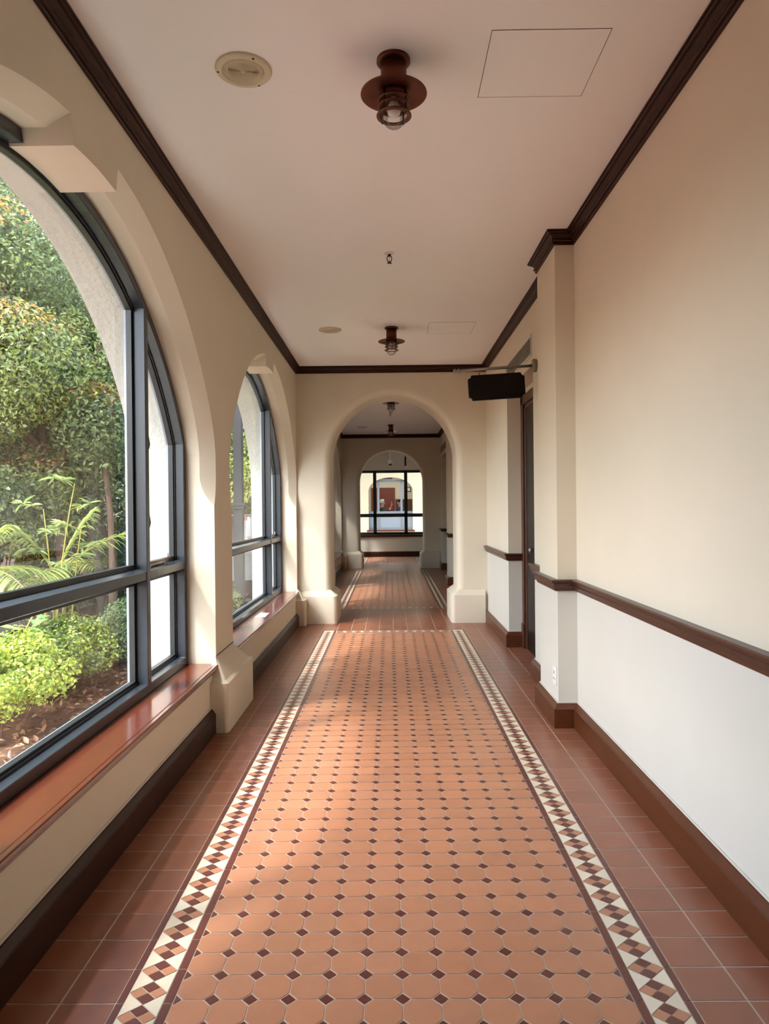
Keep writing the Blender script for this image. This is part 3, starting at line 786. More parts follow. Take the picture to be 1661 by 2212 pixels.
# ------------------------------------------------------------------ courtyard building beyond the end window
def arch_face(b, y, x0, x1, z1, xc, hw, zs, m=0, thick=.35, z0=0.):
    pts = [(xc-hw, z0), (xc-hw, zs)]+[(xc+hw*math.cos(PI-PI*i/24), zs+hw*.62*math.sin(PI-PI*i/24)) for i in range(1, 24)]+[(xc+hw, zs), (xc+hw, z0)]
    for yy in (y, y+thick):
        b.poly([(x0, yy, z0), (pts[0][0], yy, z0), (pts[1][0], yy, zs), (x0, yy, zs)], m); b.poly([(x1, yy, z0), (pts[-1][0], yy, z0), (pts[-2][0], yy, zs), (x1, yy, zs)], m)
        b.poly([(x0, yy, zs), (pts[1][0], yy, zs), (pts[1][0], yy, z1), (x0, yy, z1)], m); b.poly([(x1, yy, zs), (pts[-2][0], yy, zs), (pts[-2][0], yy, z1), (x1, yy, z1)], m)
        for i in range(1, len(pts)-2):
            p, q = pts[i], pts[i+1]; b.poly([(p[0], yy, p[1]), (q[0], yy, q[1]), (q[0], yy, z1), (p[0], yy, z1)], m)
    b.grid([[(x, y, z) for x, z in pts], [(x, y+thick, z) for x, z in pts]], m, False)
BY = 25.6
b = MB(); arch_face(b, BY, -5, 5, 4.2, .015, .80, 2.06, z0=-.5)
b.poly([(-5, BY, 4.2), (5, BY, 4.2), (5, BY+.35, 4.2), (-5, BY+.35, 4.2)])
b.box(-.80, .83, BY+.0, BY+.35, -.5, .64)
struct(b.build('wall_courtyard', M['facade'], weld=True), 'sunlit cream courtyard wall with an arched opening', 'wall')
b = MB(); b.box(-5.2, 5.2, BY-1.5, BY+4.5, 4.2, 4.4)
struct(b.build('added_shade_roof', M['whitepaint']))  # unseen overhang, added to keep the sun off the facade
RX0, RX1, RY1, RZ1 = -3, 3, 29.6, 3.0
b = MB(); b.box(RX0, RX1, RY1, RY1+.2, 0, RZ1); b.box(RX0-.2, RX0, BY+.3, RY1, 0, RZ1); b.box(RX1, RX1+.2, BY+.3, RY1, 0, RZ1); b.box(RX0, RX1, BY+.1, RY1, RZ1, RZ1+.2); b.box(RX0, RX1, BY+.1, RY1, -.1, 0)
struct(b.build('wall_office', M['wall'], weld=False), 'pale room behind the courtyard window', 'wall')
w8 = struct(empty('window_8', (0, BY+.2, .64)), 'grey framed office window across the courtyard', 'window')
gy = BY+.18
b = MB(); b.box(-.79, .82, gy, gy+.06, 2.40, 2.47); b.box(-.79, .82, gy, gy+.06, .66, .74); b.build('window_frame', M['greyframe'], w8)
for x in (-.43, .41): b = MB(); b.box(x-.04, x+.04, gy-.006, gy+.065, .70, 2.42); b.build('mullion', M['greyframe'], w8)
b = MB(); b.box(-.79, .82, gy-.01, gy+.06, 1.25, 1.33); b.build('transom', M['greyframe'], w8)
b = MB(); b.box(-.79, .82, gy+.02, gy+.03, .72, 1.26); b.box(-.79, .82, gy+.015, gy+.02, 1.08, 1.09); b.build('lower_panel', M['greypanel'], w8)
b = MB(); b.box(-.79, .82, gy+.025, gy+.031, 1.32, 2.41); b.build('glass_pane', M['glass'], w8)
b = MB(); b.box(-.85, .88, BY-.05, BY+.2, .60, .66); b.build('window_sill', M['rail'], w8)
od = thing('office_door', 'maroon door behind the seated figures across the courtyard', 'door', (-.33, RY1, 0))
b = MB(); b.box(-.72, .14, RY1-.05, RY1-.001, 0, 2.24); b.build('door_leaf', M['maroon'], od)
b = MB(); b.ring([(-.78, RY1-.06, 0), (.20, RY1-.06, 0), (.20, RY1-.06, 2.30), (-.78, RY1-.06, 2.30)], [(-.71, RY1-.06, .01), (.13, RY1-.06, .01), (.13, RY1-.06, 2.23), (-.71, RY1-.06, 2.23)], (0, .058, 0)); b.build('door_frame', M['maroon'], od)
b = MB(); b.box(-.60, -.34, RY1-.058, RY1-.049, 1.15, 1.98); b.box(-.24, .02, RY1-.058, RY1-.049, 1.15, 1.98); b.build('door_panel', M['maroon'], od)
ov = thing('ceiling_grille', 'long grey ventilation grille high in the office across the courtyard', 'air vent', (-.12, RY1, 2.72))
b = MB(); b.box(-.48, .10, RY1-.03, RY1-.001, 2.66, 2.78); b.build('grille_frame', M['greyframe'], ov)
b = MB()
for k in range(8): b.box(-.46+k*.07, -.41+k*.07, RY1-.034, RY1-.029, 2.68, 2.76)
b.build('grille_slats', M['vent_dark'], ov)
nb = thing('notice_board', 'brown notice board behind the figure in blue', 'board', (.58, RY1, 1.2))
b = MB(); b.box(.24, .96, RY1-.03, RY1-.001, .95, 1.80); b.build('board_face', M['panelbrown'], nb)
b = MB(); b.ring([(.22, RY1-.035, .93), (.98, RY1-.035, .93), (.98, RY1-.035, 1.82), (.22, RY1-.035, 1.82)], [(.26, RY1-.035, .97), (.94, RY1-.035, .97), (.94, RY1-.035, 1.78), (.26, RY1-.035, 1.78)], (0, .03, 0)); b.build('board_frame', M['maroon'], nb)
fr = thing('picture_frame', 'small black framed notice on the office wall at right', 'picture', (.72, RY1, 2.2))
b = MB(); b.box(.70, .86, RY1-.02, RY1-.001, 2.12, 2.32); b.build('frame', M['black'], fr)
b = MB(); b.box(.73, .83, RY1-.023, RY1-.019, 2.15, 2.29); b.build('sheet', M['paper'], fr)
ws = thing('wall_speaker', 'little black speaker high on the office wall', 'speaker', (.50, RY1, 2.72))
b = MB(); b.box(.47, .54, RY1-.09, RY1-.001, 2.63, 2.80); bevel(b.build('speaker_box', M['black'], ws), .008, 2)
dk = thing('office_counter', 'pale counter in front of the two seated figures', 'counter', (0, 26.6, 0))
b = MB(); b.box(-2.2, 2.2, 26.25, 26.75, 1.0, 1.04); bevel(b.build('counter_top', M['whitepaint'], dk), .008, 2)
b = MB(); b.box(-2.15, 2.15, 26.32, 26.7, 0, 1.0); b.build('counter_body', M['greypanel'], dk)

# ---- people
def skinned(name, nodes, edges, m, parent, sub=2):
    me = bpy.data.meshes.new(name); me.from_pydata([n[0] for n in nodes], edges, []); me.materials.append(m)
    o = bpy.data.objects.new(name, me); COL.objects.link(o)
    s = o.modifiers.new('skin', 'SKIN'); s.use_smooth_shade = True
    for v, n in zip(me.skin_vertices[0].data, nodes):
        r = n[1] if isinstance(n[1], tuple) else (n[1], n[1]); v.radius = r
    me.skin_vertices[0].data[0].use_root = True
    d = o.modifiers.new('sub', 'SUBSURF'); d.levels = sub; d.render_levels = sub
    o.parent = parent; o.matrix_parent_inverse = Matrix.Translation(-Vector(parent.location))
    return o
def person(label, x, y, facing, cloth, hair, raised, stoop=0.):
    """standing at the counter; facing +1 looks towards +X, -1 towards -X"""
    f = facing; root = thing('person', label, 'person', (x, y, 0))
    V = lambda dx, dy, z: (x+f*dx, y+dy, z)
    hz = 1.66-stoop
    body = [(V(0, 0, .98), (.15, .12)), (V(.0, 0, 1.12), (.15, .11)), (V(.0, 0, 1.28), (.17, .12)), (V(-.01, 0, hz-.25), (.15, .10)), (V(.01, 0, hz-.15), .055), (V(.03, 0, hz-.08), .065), (V(.04, 0, hz), (.085, .09)), (V(.035, 0, hz+.06), (.075, .08))]
    ed = [(i, i+1) for i in range(7)]
    def limb(start, pts):
        prev = start
        for p in pts:
            body.append(p); ed.append((prev, len(body)-1)); prev = len(body)-1
        return prev
    up = raised
    ends = []
    for s, r in ((-1, up), (1, False)):
        sh = hz-.22
        if r: ends.append((limb(3, [(V(.02, s*.19, sh), .065), (V(.16, s*.22, sh-.20), .05), (V(.34, s*.16, sh+.02), .036), (V(.36, s*.15, sh+.06), .026)]), s, True))
        else: ends.append((limb(3, [(V(.02, s*.19, sh), .065), (V(.10, s*.24, sh-.24), .05), (V(.30, s*.16, sh-.28), .036), (V(.35, s*.15, sh-.28), .026)]), s, False))
    for s in (-1, 1): limb(0, [(V(0, s*.10, .90), .10), (V(.02, s*.10, .50), .065), (V(0, s*.10, .09), .042), (V(.06, s*.10, .05), .04), (V(.17, s*.10, .035), .032)])
    skinned('body', body, ed, M['skin'], root)
    # clothing a little outside the body
    cl = [(V(0, 0, .95), (.175, .15)), (V(0, 0, 1.12), (.175, .135)), (V(0, 0, 1.28), (.195, .145)), (V(-.01, 0, hz-.24), (.175, .125)), (V(.005, 0, hz-.165), .085)]
    ce = [(0, 1), (1, 2), (2, 3), (3, 4)]
    for s, r in ((-1, up), (1, False)):
        sh = hz-.22; b0 = len(cl)
        if r: cl += [(V(.02, s*.20, sh), .085), (V(.16, s*.22, sh-.20), .066), (V(.31, s*.165, sh-.02), .05)]
        else: cl += [(V(.02, s*.20, sh), .085), (V(.10, s*.24, sh-.24), .066), (V(.27, s*.17, sh-.275), .05)]
        ce += [(3, b0), (b0, b0+1), (b0+1, b0+2)]
    skinned('jacket', cl, ce, M[cloth], root)
    tr = [(V(0, 0, .96), (.16, .13))]; te = []
    for s in (-1, 1):
        b0 = len(tr); tr += [(V(0, s*.10, .88), .115), (V(.02, s*.10, .50), .085), (V(0, s*.10, .10), .065)]; te += [(0, b0), (b0, b0+1), (b0+1, b0+2)]
    skinned('trousers', tr, te, M['trouser'], root)
    # face: nose, mouth, eyes, ears; hair
    b = MB(); b.lathe([(.001, .03), (.012, .0), (.018, -.02), (.004, -.03)], 10, V(.125, 0, hz-.005), cap=False); b.build('nose', M['skin'], root)
    for s in (-1, 1):
        b = MB(); b.lathe([(.001, .008), (.008, .0), (.001, -.008)], 10, V(.118, s*.034, hz+.02), cap=False); b.build('eye', M['black'], root)
        b = MB(); b.lathe([(.004, .03), (.02, .02), (.024, 0), (.014, -.03), (.003, -.034)], 10, V(.03, s*.088, hz), cap=False); b.build('ear', M['skin'], root)
    b = MB(); b.tube([V(.116, -.025, hz-.055), V(.124, 0, hz-.053), V(.116, .025, hz-.055)], .006, 6); b.build('mouth', M['maroon'], root)
    hb = MB(); rows = []
    for i in range(9):
        t = i/8*PI*.62; rows.append([(x+f*(.02-.012)+f*.105*math.sin(t)*math.cos(a)*(1 if math.cos(a) < .2 else .92), y+.103*math.sin(t)*math.sin(a), hz+.03+.115*math.cos(t)+(.05*max(0, math.cos(a))*math.sin(t))) for a in [2*PI*j/20 for j in range(20)]])
    hb.grid(rows, closed_u=True); hb.poly(rows[0]); ho = hb.build('hair', M[hair], root)
    sm = ho.modifiers.new('thick', 'SOLIDIFY'); sm.thickness = .012
    # hands with five fingers
    for idx, s, r in ends:
        p = Vector(body[idx][0]); d = Vector((f*.25, 0, .97)) if r else Vector((f*.97, 0, -.2)); side = Vector((0, 1, 0)); n = d.cross(side)
        nd = [(p, .024), (p+d*.045, (.034, .02)), (p+d*.08, (.036, .016))]; ee = [(0, 1), (1, 2)]
        for k, L_ in enumerate((.058, .072, .078, .07)):
            o_ = side*(.03-.02*k); b0 = len(nd)
            nd += [(p+d*.085+o_, .009), (p+d*(.085+L_*.55)+o_-n*.012, .0085), (p+d*(.085+L_*.8)+o_-n*.035, .007)]; ee += [(2, b0), (b0, b0+1), (b0+1, b0+2)]
        b0 = len(nd); nd += [(p+d*.04+side*.036, .011), (p+d*.075+side*.058-n*.02, .009), (p+d*.10+side*.055-n*.035, .008)]; ee += [(1, b0), (b0, b0+1), (b0+1, b0+2)]
        skinned('hand', nd, ee, M['skin'], root, 1)
    return root
person('white-haired person in a dark jacket raising a pale phone at the far counter', -.33, 27.15, 1, 'jacket', 'hairwhite', True, .02)
person('dark-haired person in a blue jacket facing left at the far counter', .40, 27.15, -1, 'bluecloth', 'hairblack', False, .02)
ph = thing('phone', 'pale phone held up between the two figures', 'phone', (.05, 26.98, 1.6))
b = MB(); b.box(.045, .060, 26.95, 27.03, 1.54, 1.70); bevel(b.build('case', M['white'], ph), .004, 2)
b = MB(); b.box(.0435, .0455, 26.956, 27.024, 1.555, 1.69); b.build('screen', M['black'], ph)

# ------------------------------------------------------------------ garden
GZ = -.30
g = MB(); n = 40; rows = []
for i in range(n+1):
    y = -14+i*(60/n); rows.append([(XO+.0-.0-22*(j/26), y, GZ+.03*math.sin(i*1.7+j*2.3)*(j > 0)) for j in range(27)])
g.grid(rows); struct(g.build('garden_ground', M['mulch']), 'brown mulch garden bed outside the windows', 'ground')
g = MB(); g.box(-2.42, XO-.005, -6, 21.2, GZ-.05, GZ+.07); struct(g.build('added_bounce_apron', M['kerb']), 'unseen pale apron added outside the window wall to bounce light', 'path')  # out of view; added to bounce sunlight up to the soffits and ceiling
g = MB(); g.box(-8.6, -5.7, -14, 30, GZ+.0, GZ+.06); struct(g.build('red_path', M['redpath']), 'pinkish red footpath beyond the planting', 'path')
g = MB(); g.box(-5.7, -5.52, -14, 30, GZ+.0, GZ+.12); g.box(-8.8, -8.6, -14, 30, GZ, GZ+.12); struct(g.build('kerb', M['kerb']), 'pale kerb beside the red footpath', 'kerb')
g = MB(); g.box(-5, 5, 21.3, BY, -.35, -.3); struct(g.build('courtyard_floor', M['paving']))

def leaves(name, parent, pos, nrm, size, cols, m=None, aspect=.45, fold=.25, droop=None):
    """one mesh of folded leaves"""
    n = len(pos); pos = np.asarray(pos, float); nrm = np.asarray(nrm, float); nrm /= np.linalg.norm(nrm, axis=1)[:, None]+1e-9
    t = rng.normal(size=(n, 3)) if droop is None else np.asarray(droop, float)
    t -= nrm*(t*nrm).sum(1)[:, None]; t /= np.linalg.norm(t, axis=1)[:, None]+1e-9
    s = np.cross(nrm, t); L = np.broadcast_to(np.asarray(size, float), (n,))[:, None]; W = L*aspect/2
    a = pos; up = nrm*L*fold*.5; c = pos+t*L-up*.6; m1 = pos+t*L*.30+up*.8; m2 = pos+t*L*.66+up*.5
    V = np.stack([a, m1+s*W, m2+s*W*.78, c, m2-s*W*.78, m1-s*W], 1).reshape(-1, 3)
    i = np.arange(n)*6
    Fc = np.stack([i, i+1, i+2, i+3, i, i+3, i+4, i+5], 1).reshape(-1)
    me = bpy.data.meshes.new(name); me.vertices.add(n*6); me.vertices.foreach_set('co', V.astype(np.float32).ravel())
    me.loops.add(n*8); me.loops.foreach_set('vertex_index', Fc.astype(np.int32))
    me.polygons.add(n*2); me.polygons.foreach_set('loop_start', (np.arange(n*2)*4).astype(np.int32))
    me.update(calc_edges=True)
    at = me.color_attributes.new('tint', 'FLOAT_COLOR', 'POINT')
    C = np.ones((n, 6, 4), np.float32); C[:, :, :3] = np.asarray(cols, np.float32)[:, None, :]
    at.data.foreach_set('color', C.ravel())
    me.materials.append(m or M['leaf'])
    o = bpy.data.objects.new(name, me); COL.objects.link(o)
    if parent is not None:
        o.parent = parent; o.matrix_parent_inverse = Matrix.Translation(-Vector(parent.location))
    return o
def pal(*cs): return np.array([lin(*c)[:3] for c in cs])
GREEN = pal((94, 114, 80), (114, 134, 86), (136, 154, 102), (80, 98, 72), (158, 172, 118))
BRIGHT = pal((168, 186, 82), (190, 202, 92), (142, 168, 80), (206, 210, 104), (116, 144, 72))
DARK = pal((62, 84, 56), (76, 100, 66), (90, 114, 72), (104, 128, 80))
TIP = pal((206, 140, 84), (214, 168, 84), (196, 190, 92), (196, 150, 120))
YEL = pal((186, 190, 96), (206, 204, 110), (160, 172, 88), (140, 156, 84))
def crown_pts(c, r, n, nb=26, br=.42, tight=.5):
    """clumped crown: leaves lie near the surface of many small clumps on an ellipsoid"""
    c = np.asarray(c, float); r = np.asarray(r, float)
    d = rng.normal(size=(nb, 3)); d /= np.linalg.norm(d, axis=1)[:, None]
    cen = c+d*r*(rng.random((nb, 1))**.35)*.82
    k = rng.integers(0, nb, n); e_ = rng.normal(size=(n, 3)); e_ /= np.linalg.norm(e_, axis=1)[:, None]
    rad = (br*r.mean())*(.55+.6*rng.random((nb, 1)))
    p = cen[k]+e_*rad[k]*(1-tight*rng.random((n, 1))**2)
    nr = e_+np.array([0, 0, .5])+.7*rng.normal(size=(n, 3))
    tipness = (e_[:, 2] > .45) & (rng.random(n) < .5)
    return p, nr, k, tipness
def trunk_mesh(b, pts, r0, r1, n=10):
    k = len(pts); b.tube(pts, [r0+(r1-r0)*i/(k-1) for i in range(k)], n)
def tree(label, c, r, n, palette, tips, foot, bark='bark', size=(.08, .12), nb=26, br=.40, tight=.36, trad=.09, tipf=.5, name='tree', cat='tree', group='garden trees'):
    root = thing(name, label, cat, (foot[0], foot[1], GZ), group)
    p, nr, k, tp = crown_pts(c, r, n, nb, br, tight)
    clump = rng.random(nb)
    col = palette[(clump[k]*len(palette)*.6+rng.random(n)*len(palette)*.4).astype(int) % len(palette)]
    if tips is not None:
        sel = tp & (clump[(k*7+3) % nb] < tipf); col = col.copy(); col[sel] = tips[rng.integers(0, len(tips), sel.sum())]
    col = col*(.85+.3*rng.random((n, 1)))
    leaves('crown', root, p, nr, rng.uniform(*size, n), col)
    b = MB(); f = Vector((foot[0], foot[1], GZ-.1)); C = Vector(c)
    mid = f.lerp(C, .5)+Vector((random.uniform(-.1, .1), random.uniform(-.1, .1), 0))
    trunk_mesh(b, [f, f.lerp(mid, .5), mid, mid.lerp(C, .6), C+Vector((0, 0, r[2]*.3))], trad, trad*.35)
    for i in range(7):
        a = 2*PI*i/7+random.random(); s0 = mid.lerp(C, random.uniform(.0, .8)); en = C+Vector((math.cos(a)*r[0]*.7, math.sin(a)*r[1]*.7, random.uniform(-.4, .5)*r[2]))
        trunk_mesh(b, [s0, s0.lerp(en, .5)+Vector((0, 0, .15)), en], trad*.45, trad*.12, 7)
    b.build('trunk', M[bark], root)
    return root
tree('green tree with red and yellow shoot tips filling the nearest window', (-5.3, 10.4, 3.6), (1.9, 2.4, 2.7), 130000, np.concatenate([GREEN, YEL[2:]]), TIP, (-4.6, 10.2), nb=60, size=(.05, .085), br=.34)
tree('bright yellow-green tree at the left edge of the nearest window', (-7.3, 10.6, 4.2), (1.9, 2.3, 3.0), 90000, BRIGHT, None, (-7.0, 10.9), nb=50, size=(.055, .09), br=.34)
tree('dark green tree behind the slender brown trunks', (-6.4, 14.4, 3.8), (2.2, 2.3, 3.6), 80000, DARK, YEL, (-5.2, 13.2), 'barkdark', nb=60, tipf=.3, size=(.07, .11))
tree('tall dark tree standing beyond the red path', (-9.4, 16.2, 5.4), (3.2, 4.2, 5.2), 80000, GREEN, YEL, (-9.4, 15.6), 'barkdark', (.12, .18), nb=70, tipf=.4)
tree('yellowish tree seen past the grey post in the second window', (-5.6, 25.0, 2.7), (1.9, 2.6, 2.0), 36000, np.concatenate([YEL, GREEN]), BRIGHT, (-5.4, 24.5), size=(.10, .15), nb=34)
tree('broad dark tree far behind the white railing', (-11.5, 24.0, 3.6), (2.6, 4.0, 3.8), 36000, DARK, YEL, (-11, 23.5), 'barkdark', (.13, .2), nb=40, tipf=.4)
tree('overhanging shade tree close to the wall beyond the second window', (-4.4, 14.4, 4.4), (1.9, 3.6, 1.5), 70000, DARK, YEL, (-5.0, 16.2), 'barkdark', (.08, .12), nb=50, tipf=.3)
# slender trunks
def pole_tree(label, pts, r0, r1, bark, nleaf=900):
    root = thing('slender_trunk', label, 'tree trunk', (pts[0][0], pts[0][1], GZ), 'slender garden trunks')
    b = MB(); trunk_mesh(b, pts, r0, r1, 12); b.build('stem', M[bark], root)
    t = np.array(pts[-1]); p = t+rng.normal(size=(nleaf, 3))*.25; nr = rng.normal(size=(nleaf, 3))+np.array([0, 0, .7])
    leaves('foliage', root, p, nr, rng.uniform(.07, .11, nleaf), GREEN[rng.integers(0, 5, nleaf)])
pole_tree('upright brown trunk standing behind the low hedge', [(-3.98, 10.05, GZ-.1), (-3.96, 10.05, .6), (-4.0, 10.1, 1.3), (-4.1, 10.1, 2.4)], .058, .035, 'bark')
pole_tree('dark trunk just left of the upright brown trunk', [(-4.35, 10.6, GZ-.1), (-4.38, 10.6, .6), (-4.55, 10.6, 1.3), (-4.75, 10.7, 2.3)], .06, .04, 'barkdark')
pole_tree('leaning brown branch left of the two upright trunks', [(-4.25, 10.3, .25), (-4.5, 10.25, .6), (-4.75, 10.2, 1.0), (-4.85, 10.2, 1.5)], .045, .03, 'bark', 500)
pole_tree('dark thin trunk right of the upright brown trunk', [(-3.85, 10.6, GZ-.1), (-3.83, 10.6, .6), (-3.8, 10.6, 1.8)], .045, .03, 'barkdark', 600)

def shrub(label, c, r, n, palette, size=(.026, .042), nb=60, stems=12):
    root = thing('garden_shrub', label, 'shrub', (c[0], c[1], GZ), 'low garden shrubs')
    n = int(n*1.9); p, nr, k, tp = crown_pts(c, r, n, nb, .30, .5)
    p[:, 2] = np.maximum(p[:, 2], GZ+.02)
    clump = rng.random(nb); col = palette[(clump[k]*len(palette)*.5+rng.random(n)*len(palette)*.5).astype(int) % len(palette)]*(.85+.3*rng.random((n, 1)))
    leaves('foliage', root, p, nr, rng.uniform(*size, n), col, aspect=.6)
    b = MB()
    for i in range(stems):
        a = 2*PI*i/stems; q = Vector((c[0]+.25*r[0]*math.cos(a), c[1]+.35*r[1]*math.sin(a), GZ-.03)); en = Vector((c[0]+.6*r[0]*math.cos(a), c[1]+.6*r[1]*math.sin(a), c[2]+.02))
        b.tube([q, q.lerp(en, .5)+Vector((random.uniform(-.05, .05), random.uniform(-.05, .05), .03)), en], [.009, .007, .004], 7)
    b.build('stems', M['bark'], root)
shrub('bright lime shrub at the lower left of the nearest window', (-3.1, 5.55, .16), (.55, .72, .27), 9000, BRIGHT, stems=9)
shrub('light green shrub in the middle of the hedge', (-3.15, 6.75, .10), (.55, .72, .29), 9000, np.concatenate([BRIGHT[1:3], GREEN[1:3]]))
shrub('mid green shrub beside the white outer plinth', (-3.05, 8.0, .03), (.52, .72, .30), 9000, GREEN)
shrub('dark green shrub beneath the brown trunk', (-3.3, 9.3, .02), (.55, .65, .30), 9000, DARK)
shrub('reddish twiggy shrub beyond the hedge beside the red path', (-4.6, 9.2, .3), (.45, .5, .35), 5000, pal((120, 100, 80), (140, 116, 90), (110, 112, 66), (150, 140, 90)), (.03, .045))
shrub('loose green shrub beside the red path at the left', (-4.6, 6.9, .2), (.5, .6, .35), 6000, np.concatenate([GREEN, BRIGHT[:2]]), (.05, .08))
shrub('dark shrub at the foot of the dark trees', (-5.0, 12.2, .35), (.6, .8, .5), 8000, DARK, (.05, .08))
shrub('tall loose shrub between the red path and the left palm', (-8.9, 10.5, .9), (.7, 2.4, 1.1), 16000, np.concatenate([GREEN, DARK]), (.07, .10), 40)
shrub('tall dark shrub behind the upright brown trunk', (-5.1, 11.0, .75), (.6, .9, .9), 14000, np.concatenate([DARK, YEL[2:]]), (.06, .09), 30)
shrub('bushy green undergrowth filling the space under the nearest tree', (-5.7, 9.5, 1.35), (.9, 1.1, 1.0), 15000, np.concatenate([GREEN, YEL[2:]]), (.05, .085), 40)
shrub('pale shrub behind the white railing', (-6.2, 16.5, .6), (.8, 1.2, .7), 9000, YEL, (.06, .09))
shrub('mid green shrub below the second window', (-2.75, 10.9, .0), (.45, .7, .25), 8000, GREEN)

def palm(label, base_, top, fronds, trunk='palmgrey', tr=.05, stems=1):
    root = thing('garden_palm', label, 'palm', (base_[0], base_[1], GZ), 'garden palms')
    b = MB(); B = Vector(base_); T = Vector(top)
    b.tube([B, B.lerp(T, .5)+Vector((.01, 0, 0)), T], [tr, tr*.9, tr*.75], 12)
    for s in range(stems-1):
        o_ = Vector((.07*math.cos(2.1*s+1), .07*math.sin(2.1*s+1), 0)); b.tube([B+o_, B.lerp(T, .5)+o_*1.3, T+o_*1.6], [tr*.8, tr*.7, tr*.55], 10)
    b.build('trunk', M[trunk], root)
    for d, L, droop in fronds:
        d = Vector(d).normalized(); pts = []; n = 26
        for i in range(n+1):
            t = i/n; pts.append(T+d*L*t+Vector((0, 0, -droop*t*t*L)))
        fb = MB(); fb.tube(pts, [.010*(1-.8*i/n)+.001 for i in range(n+1)], 6); fo = fb.build('frond', M['cane'], root)
        P, Nn, Dd, Cc = [], [], [], []
        for i in range(4, n+1):
            tg = (pts[min(i+1, n)]-pts[i-1]).normalized(); sd = tg.cross(Vector((0, 0, 1)))
            if sd.length < .05: sd = Vector((1, 0, 0))
            sd.normalize()
            for k in range(1):
                for s in (-1, 1):
                    v = (sd*s*.85+tg*.6+Vector((0, 0, .28-.25*random.random()))).normalized()
                    P.append(pts[i]+tg*(k*.5*L/n)); Dd.append(v); Nn.append(sd*(-s*.3)+Vector((0, 0, 1))); Cc.append(BRIGHT[random.randrange(0, 3)]*.55+GREEN[random.randrange(0, 5)]*.45)
        n_ = len(P); fr_ = [.44*math.sin(PI*min(.95, .18+.8*j/n_)) for j in range(n_)]
        rb = MB(); cl = []
        for j in range(n_):
            q = Vector(P[j]); v = Vector(Dd[j]); w0 = .011; K = 6; row0, row1 = [], []
            for k in range(K+1):
                sd = v.cross(Vector((0, 0, 1)))
                sd = sd.normalized() if sd.length > .05 else Vector((1, 0, 0))
                w = w0*(.5+1.6*k/K if k < 2 else 1.05-.95*((k-2)/(K-2))**1.5)
                row0.append(q-sd*w+Vector((0, 0, .3*w))); row1.append(q+sd*w+Vector((0, 0, .3*w)))
                q = q+v*fr_[j]/K; v = (v+Vector((0, 0, -.20))).normalized()
            rb.grid([row0, row1]); cl += [Cc[j]]*(2*(K+1))
        lo = rb.build('leaflets', M['leaf'], fo, weld=False, fixnorm=False)
        lo.matrix_parent_inverse = Matrix.Identity(4)
        at = lo.data.color_attributes.new('tint', 'FLOAT_COLOR', 'POINT'); cc_ = np.ones((len(cl), 4), np.float32); cc_[:, :3] = np.array(cl); at.data.foreach_set('color', cc_.ravel())
    return root
R_, Fw = Vector((.88, .47, 0)), Vector((-.47, .88, 0))
palm('feathery palm with arching fronds in the middle of the nearest window', (-3.45, 7.2, GZ-.05), (-3.42, 7.2, .78),
     [(R_*1.0+Vector((0, 0, .95)), 1.25, .35), (R_*.5+Vector((0, 0, 1.2)), 1.0, .25), (-R_*.5+Vector((0, 0, 1.0)), 1.0, .4), (-R_+Vector((0, 0, .5)), .9, .5), (R_*.6+Fw*.8+Vector((0, 0, .6)), .8, .5), (-R_*.3-Fw*.8+Vector((0, 0, .5)), .7, .6)], 'cane', .03, 4)
palm('feathery palm with drooping fronds at the left edge of the window', (-3.9, 6.6, GZ-.05), (-3.85, 6.6, .85),
     [(R_*.9+Vector((0, 0, .25)), .9, .45), (-R_+Vector((0, 0, .6)), 1.0, .5), (R_*.3+Vector((0, 0, 1.0)), .9, .5), (-R_*.3+Fw+Vector((0, 0, .6)), .9, .5), (R_*.5-Fw*.7+Vector((0, 0, .3)), .8, .6), (-R_*.5-Fw*.5+Vector((0, 0, .1)), .7, .6)], 'palmgrey', .06, 1)
# bamboo with narrow leaves
bb = thing('bamboo', 'slim yellow bamboo canes with narrow leaves before the palm', 'bamboo', (-3.2, 7.0, GZ))
b = MB(); tips = []
for i, (x, y, h_, lx) in enumerate(((-3.30, 6.9, 1.75, .20), (-3.22, 7.05, 1.3, .12), (-3.38, 7.1, 1.5, -.1))):
    pts = [(x+lx*t*t*R_.x, y+lx*t*t*R_.y, GZ-.05+(h_-GZ)*t) for t in [k/8 for k in range(9)]]
    b.tube(pts, [.013*(1-.7*k/8) for k in range(9)], 8)
    for k in range(4, 9):
        q = Vector(pts[k]); s = 1 if k % 2 else -1; en = q+R_*s*.18+Vector((0, 0, .06)); b.tube([q, en], .003, 5); tips += [en, q.lerp(en, .6)]
b.build('canes', M['cane'], bb)
P, Dd = [], []
for t in tips:
    for k in range(7):
        a = 2*PI*random.random(); P.append(t[:]); Dd.append((math.cos(a), math.sin(a), -.7+random.random()*.8))
n_ = len(P); leaves('foliage', bb, P, np.tile([0, 0, 1.], (n_, 1))+.3*rng.normal(size=(n_, 3)), rng.uniform(.10, .17, n_), pal((150, 172, 110), (130, 155, 95), (180, 190, 120))[rng.integers(0, 3, n_)], aspect=.17, droop=Dd)
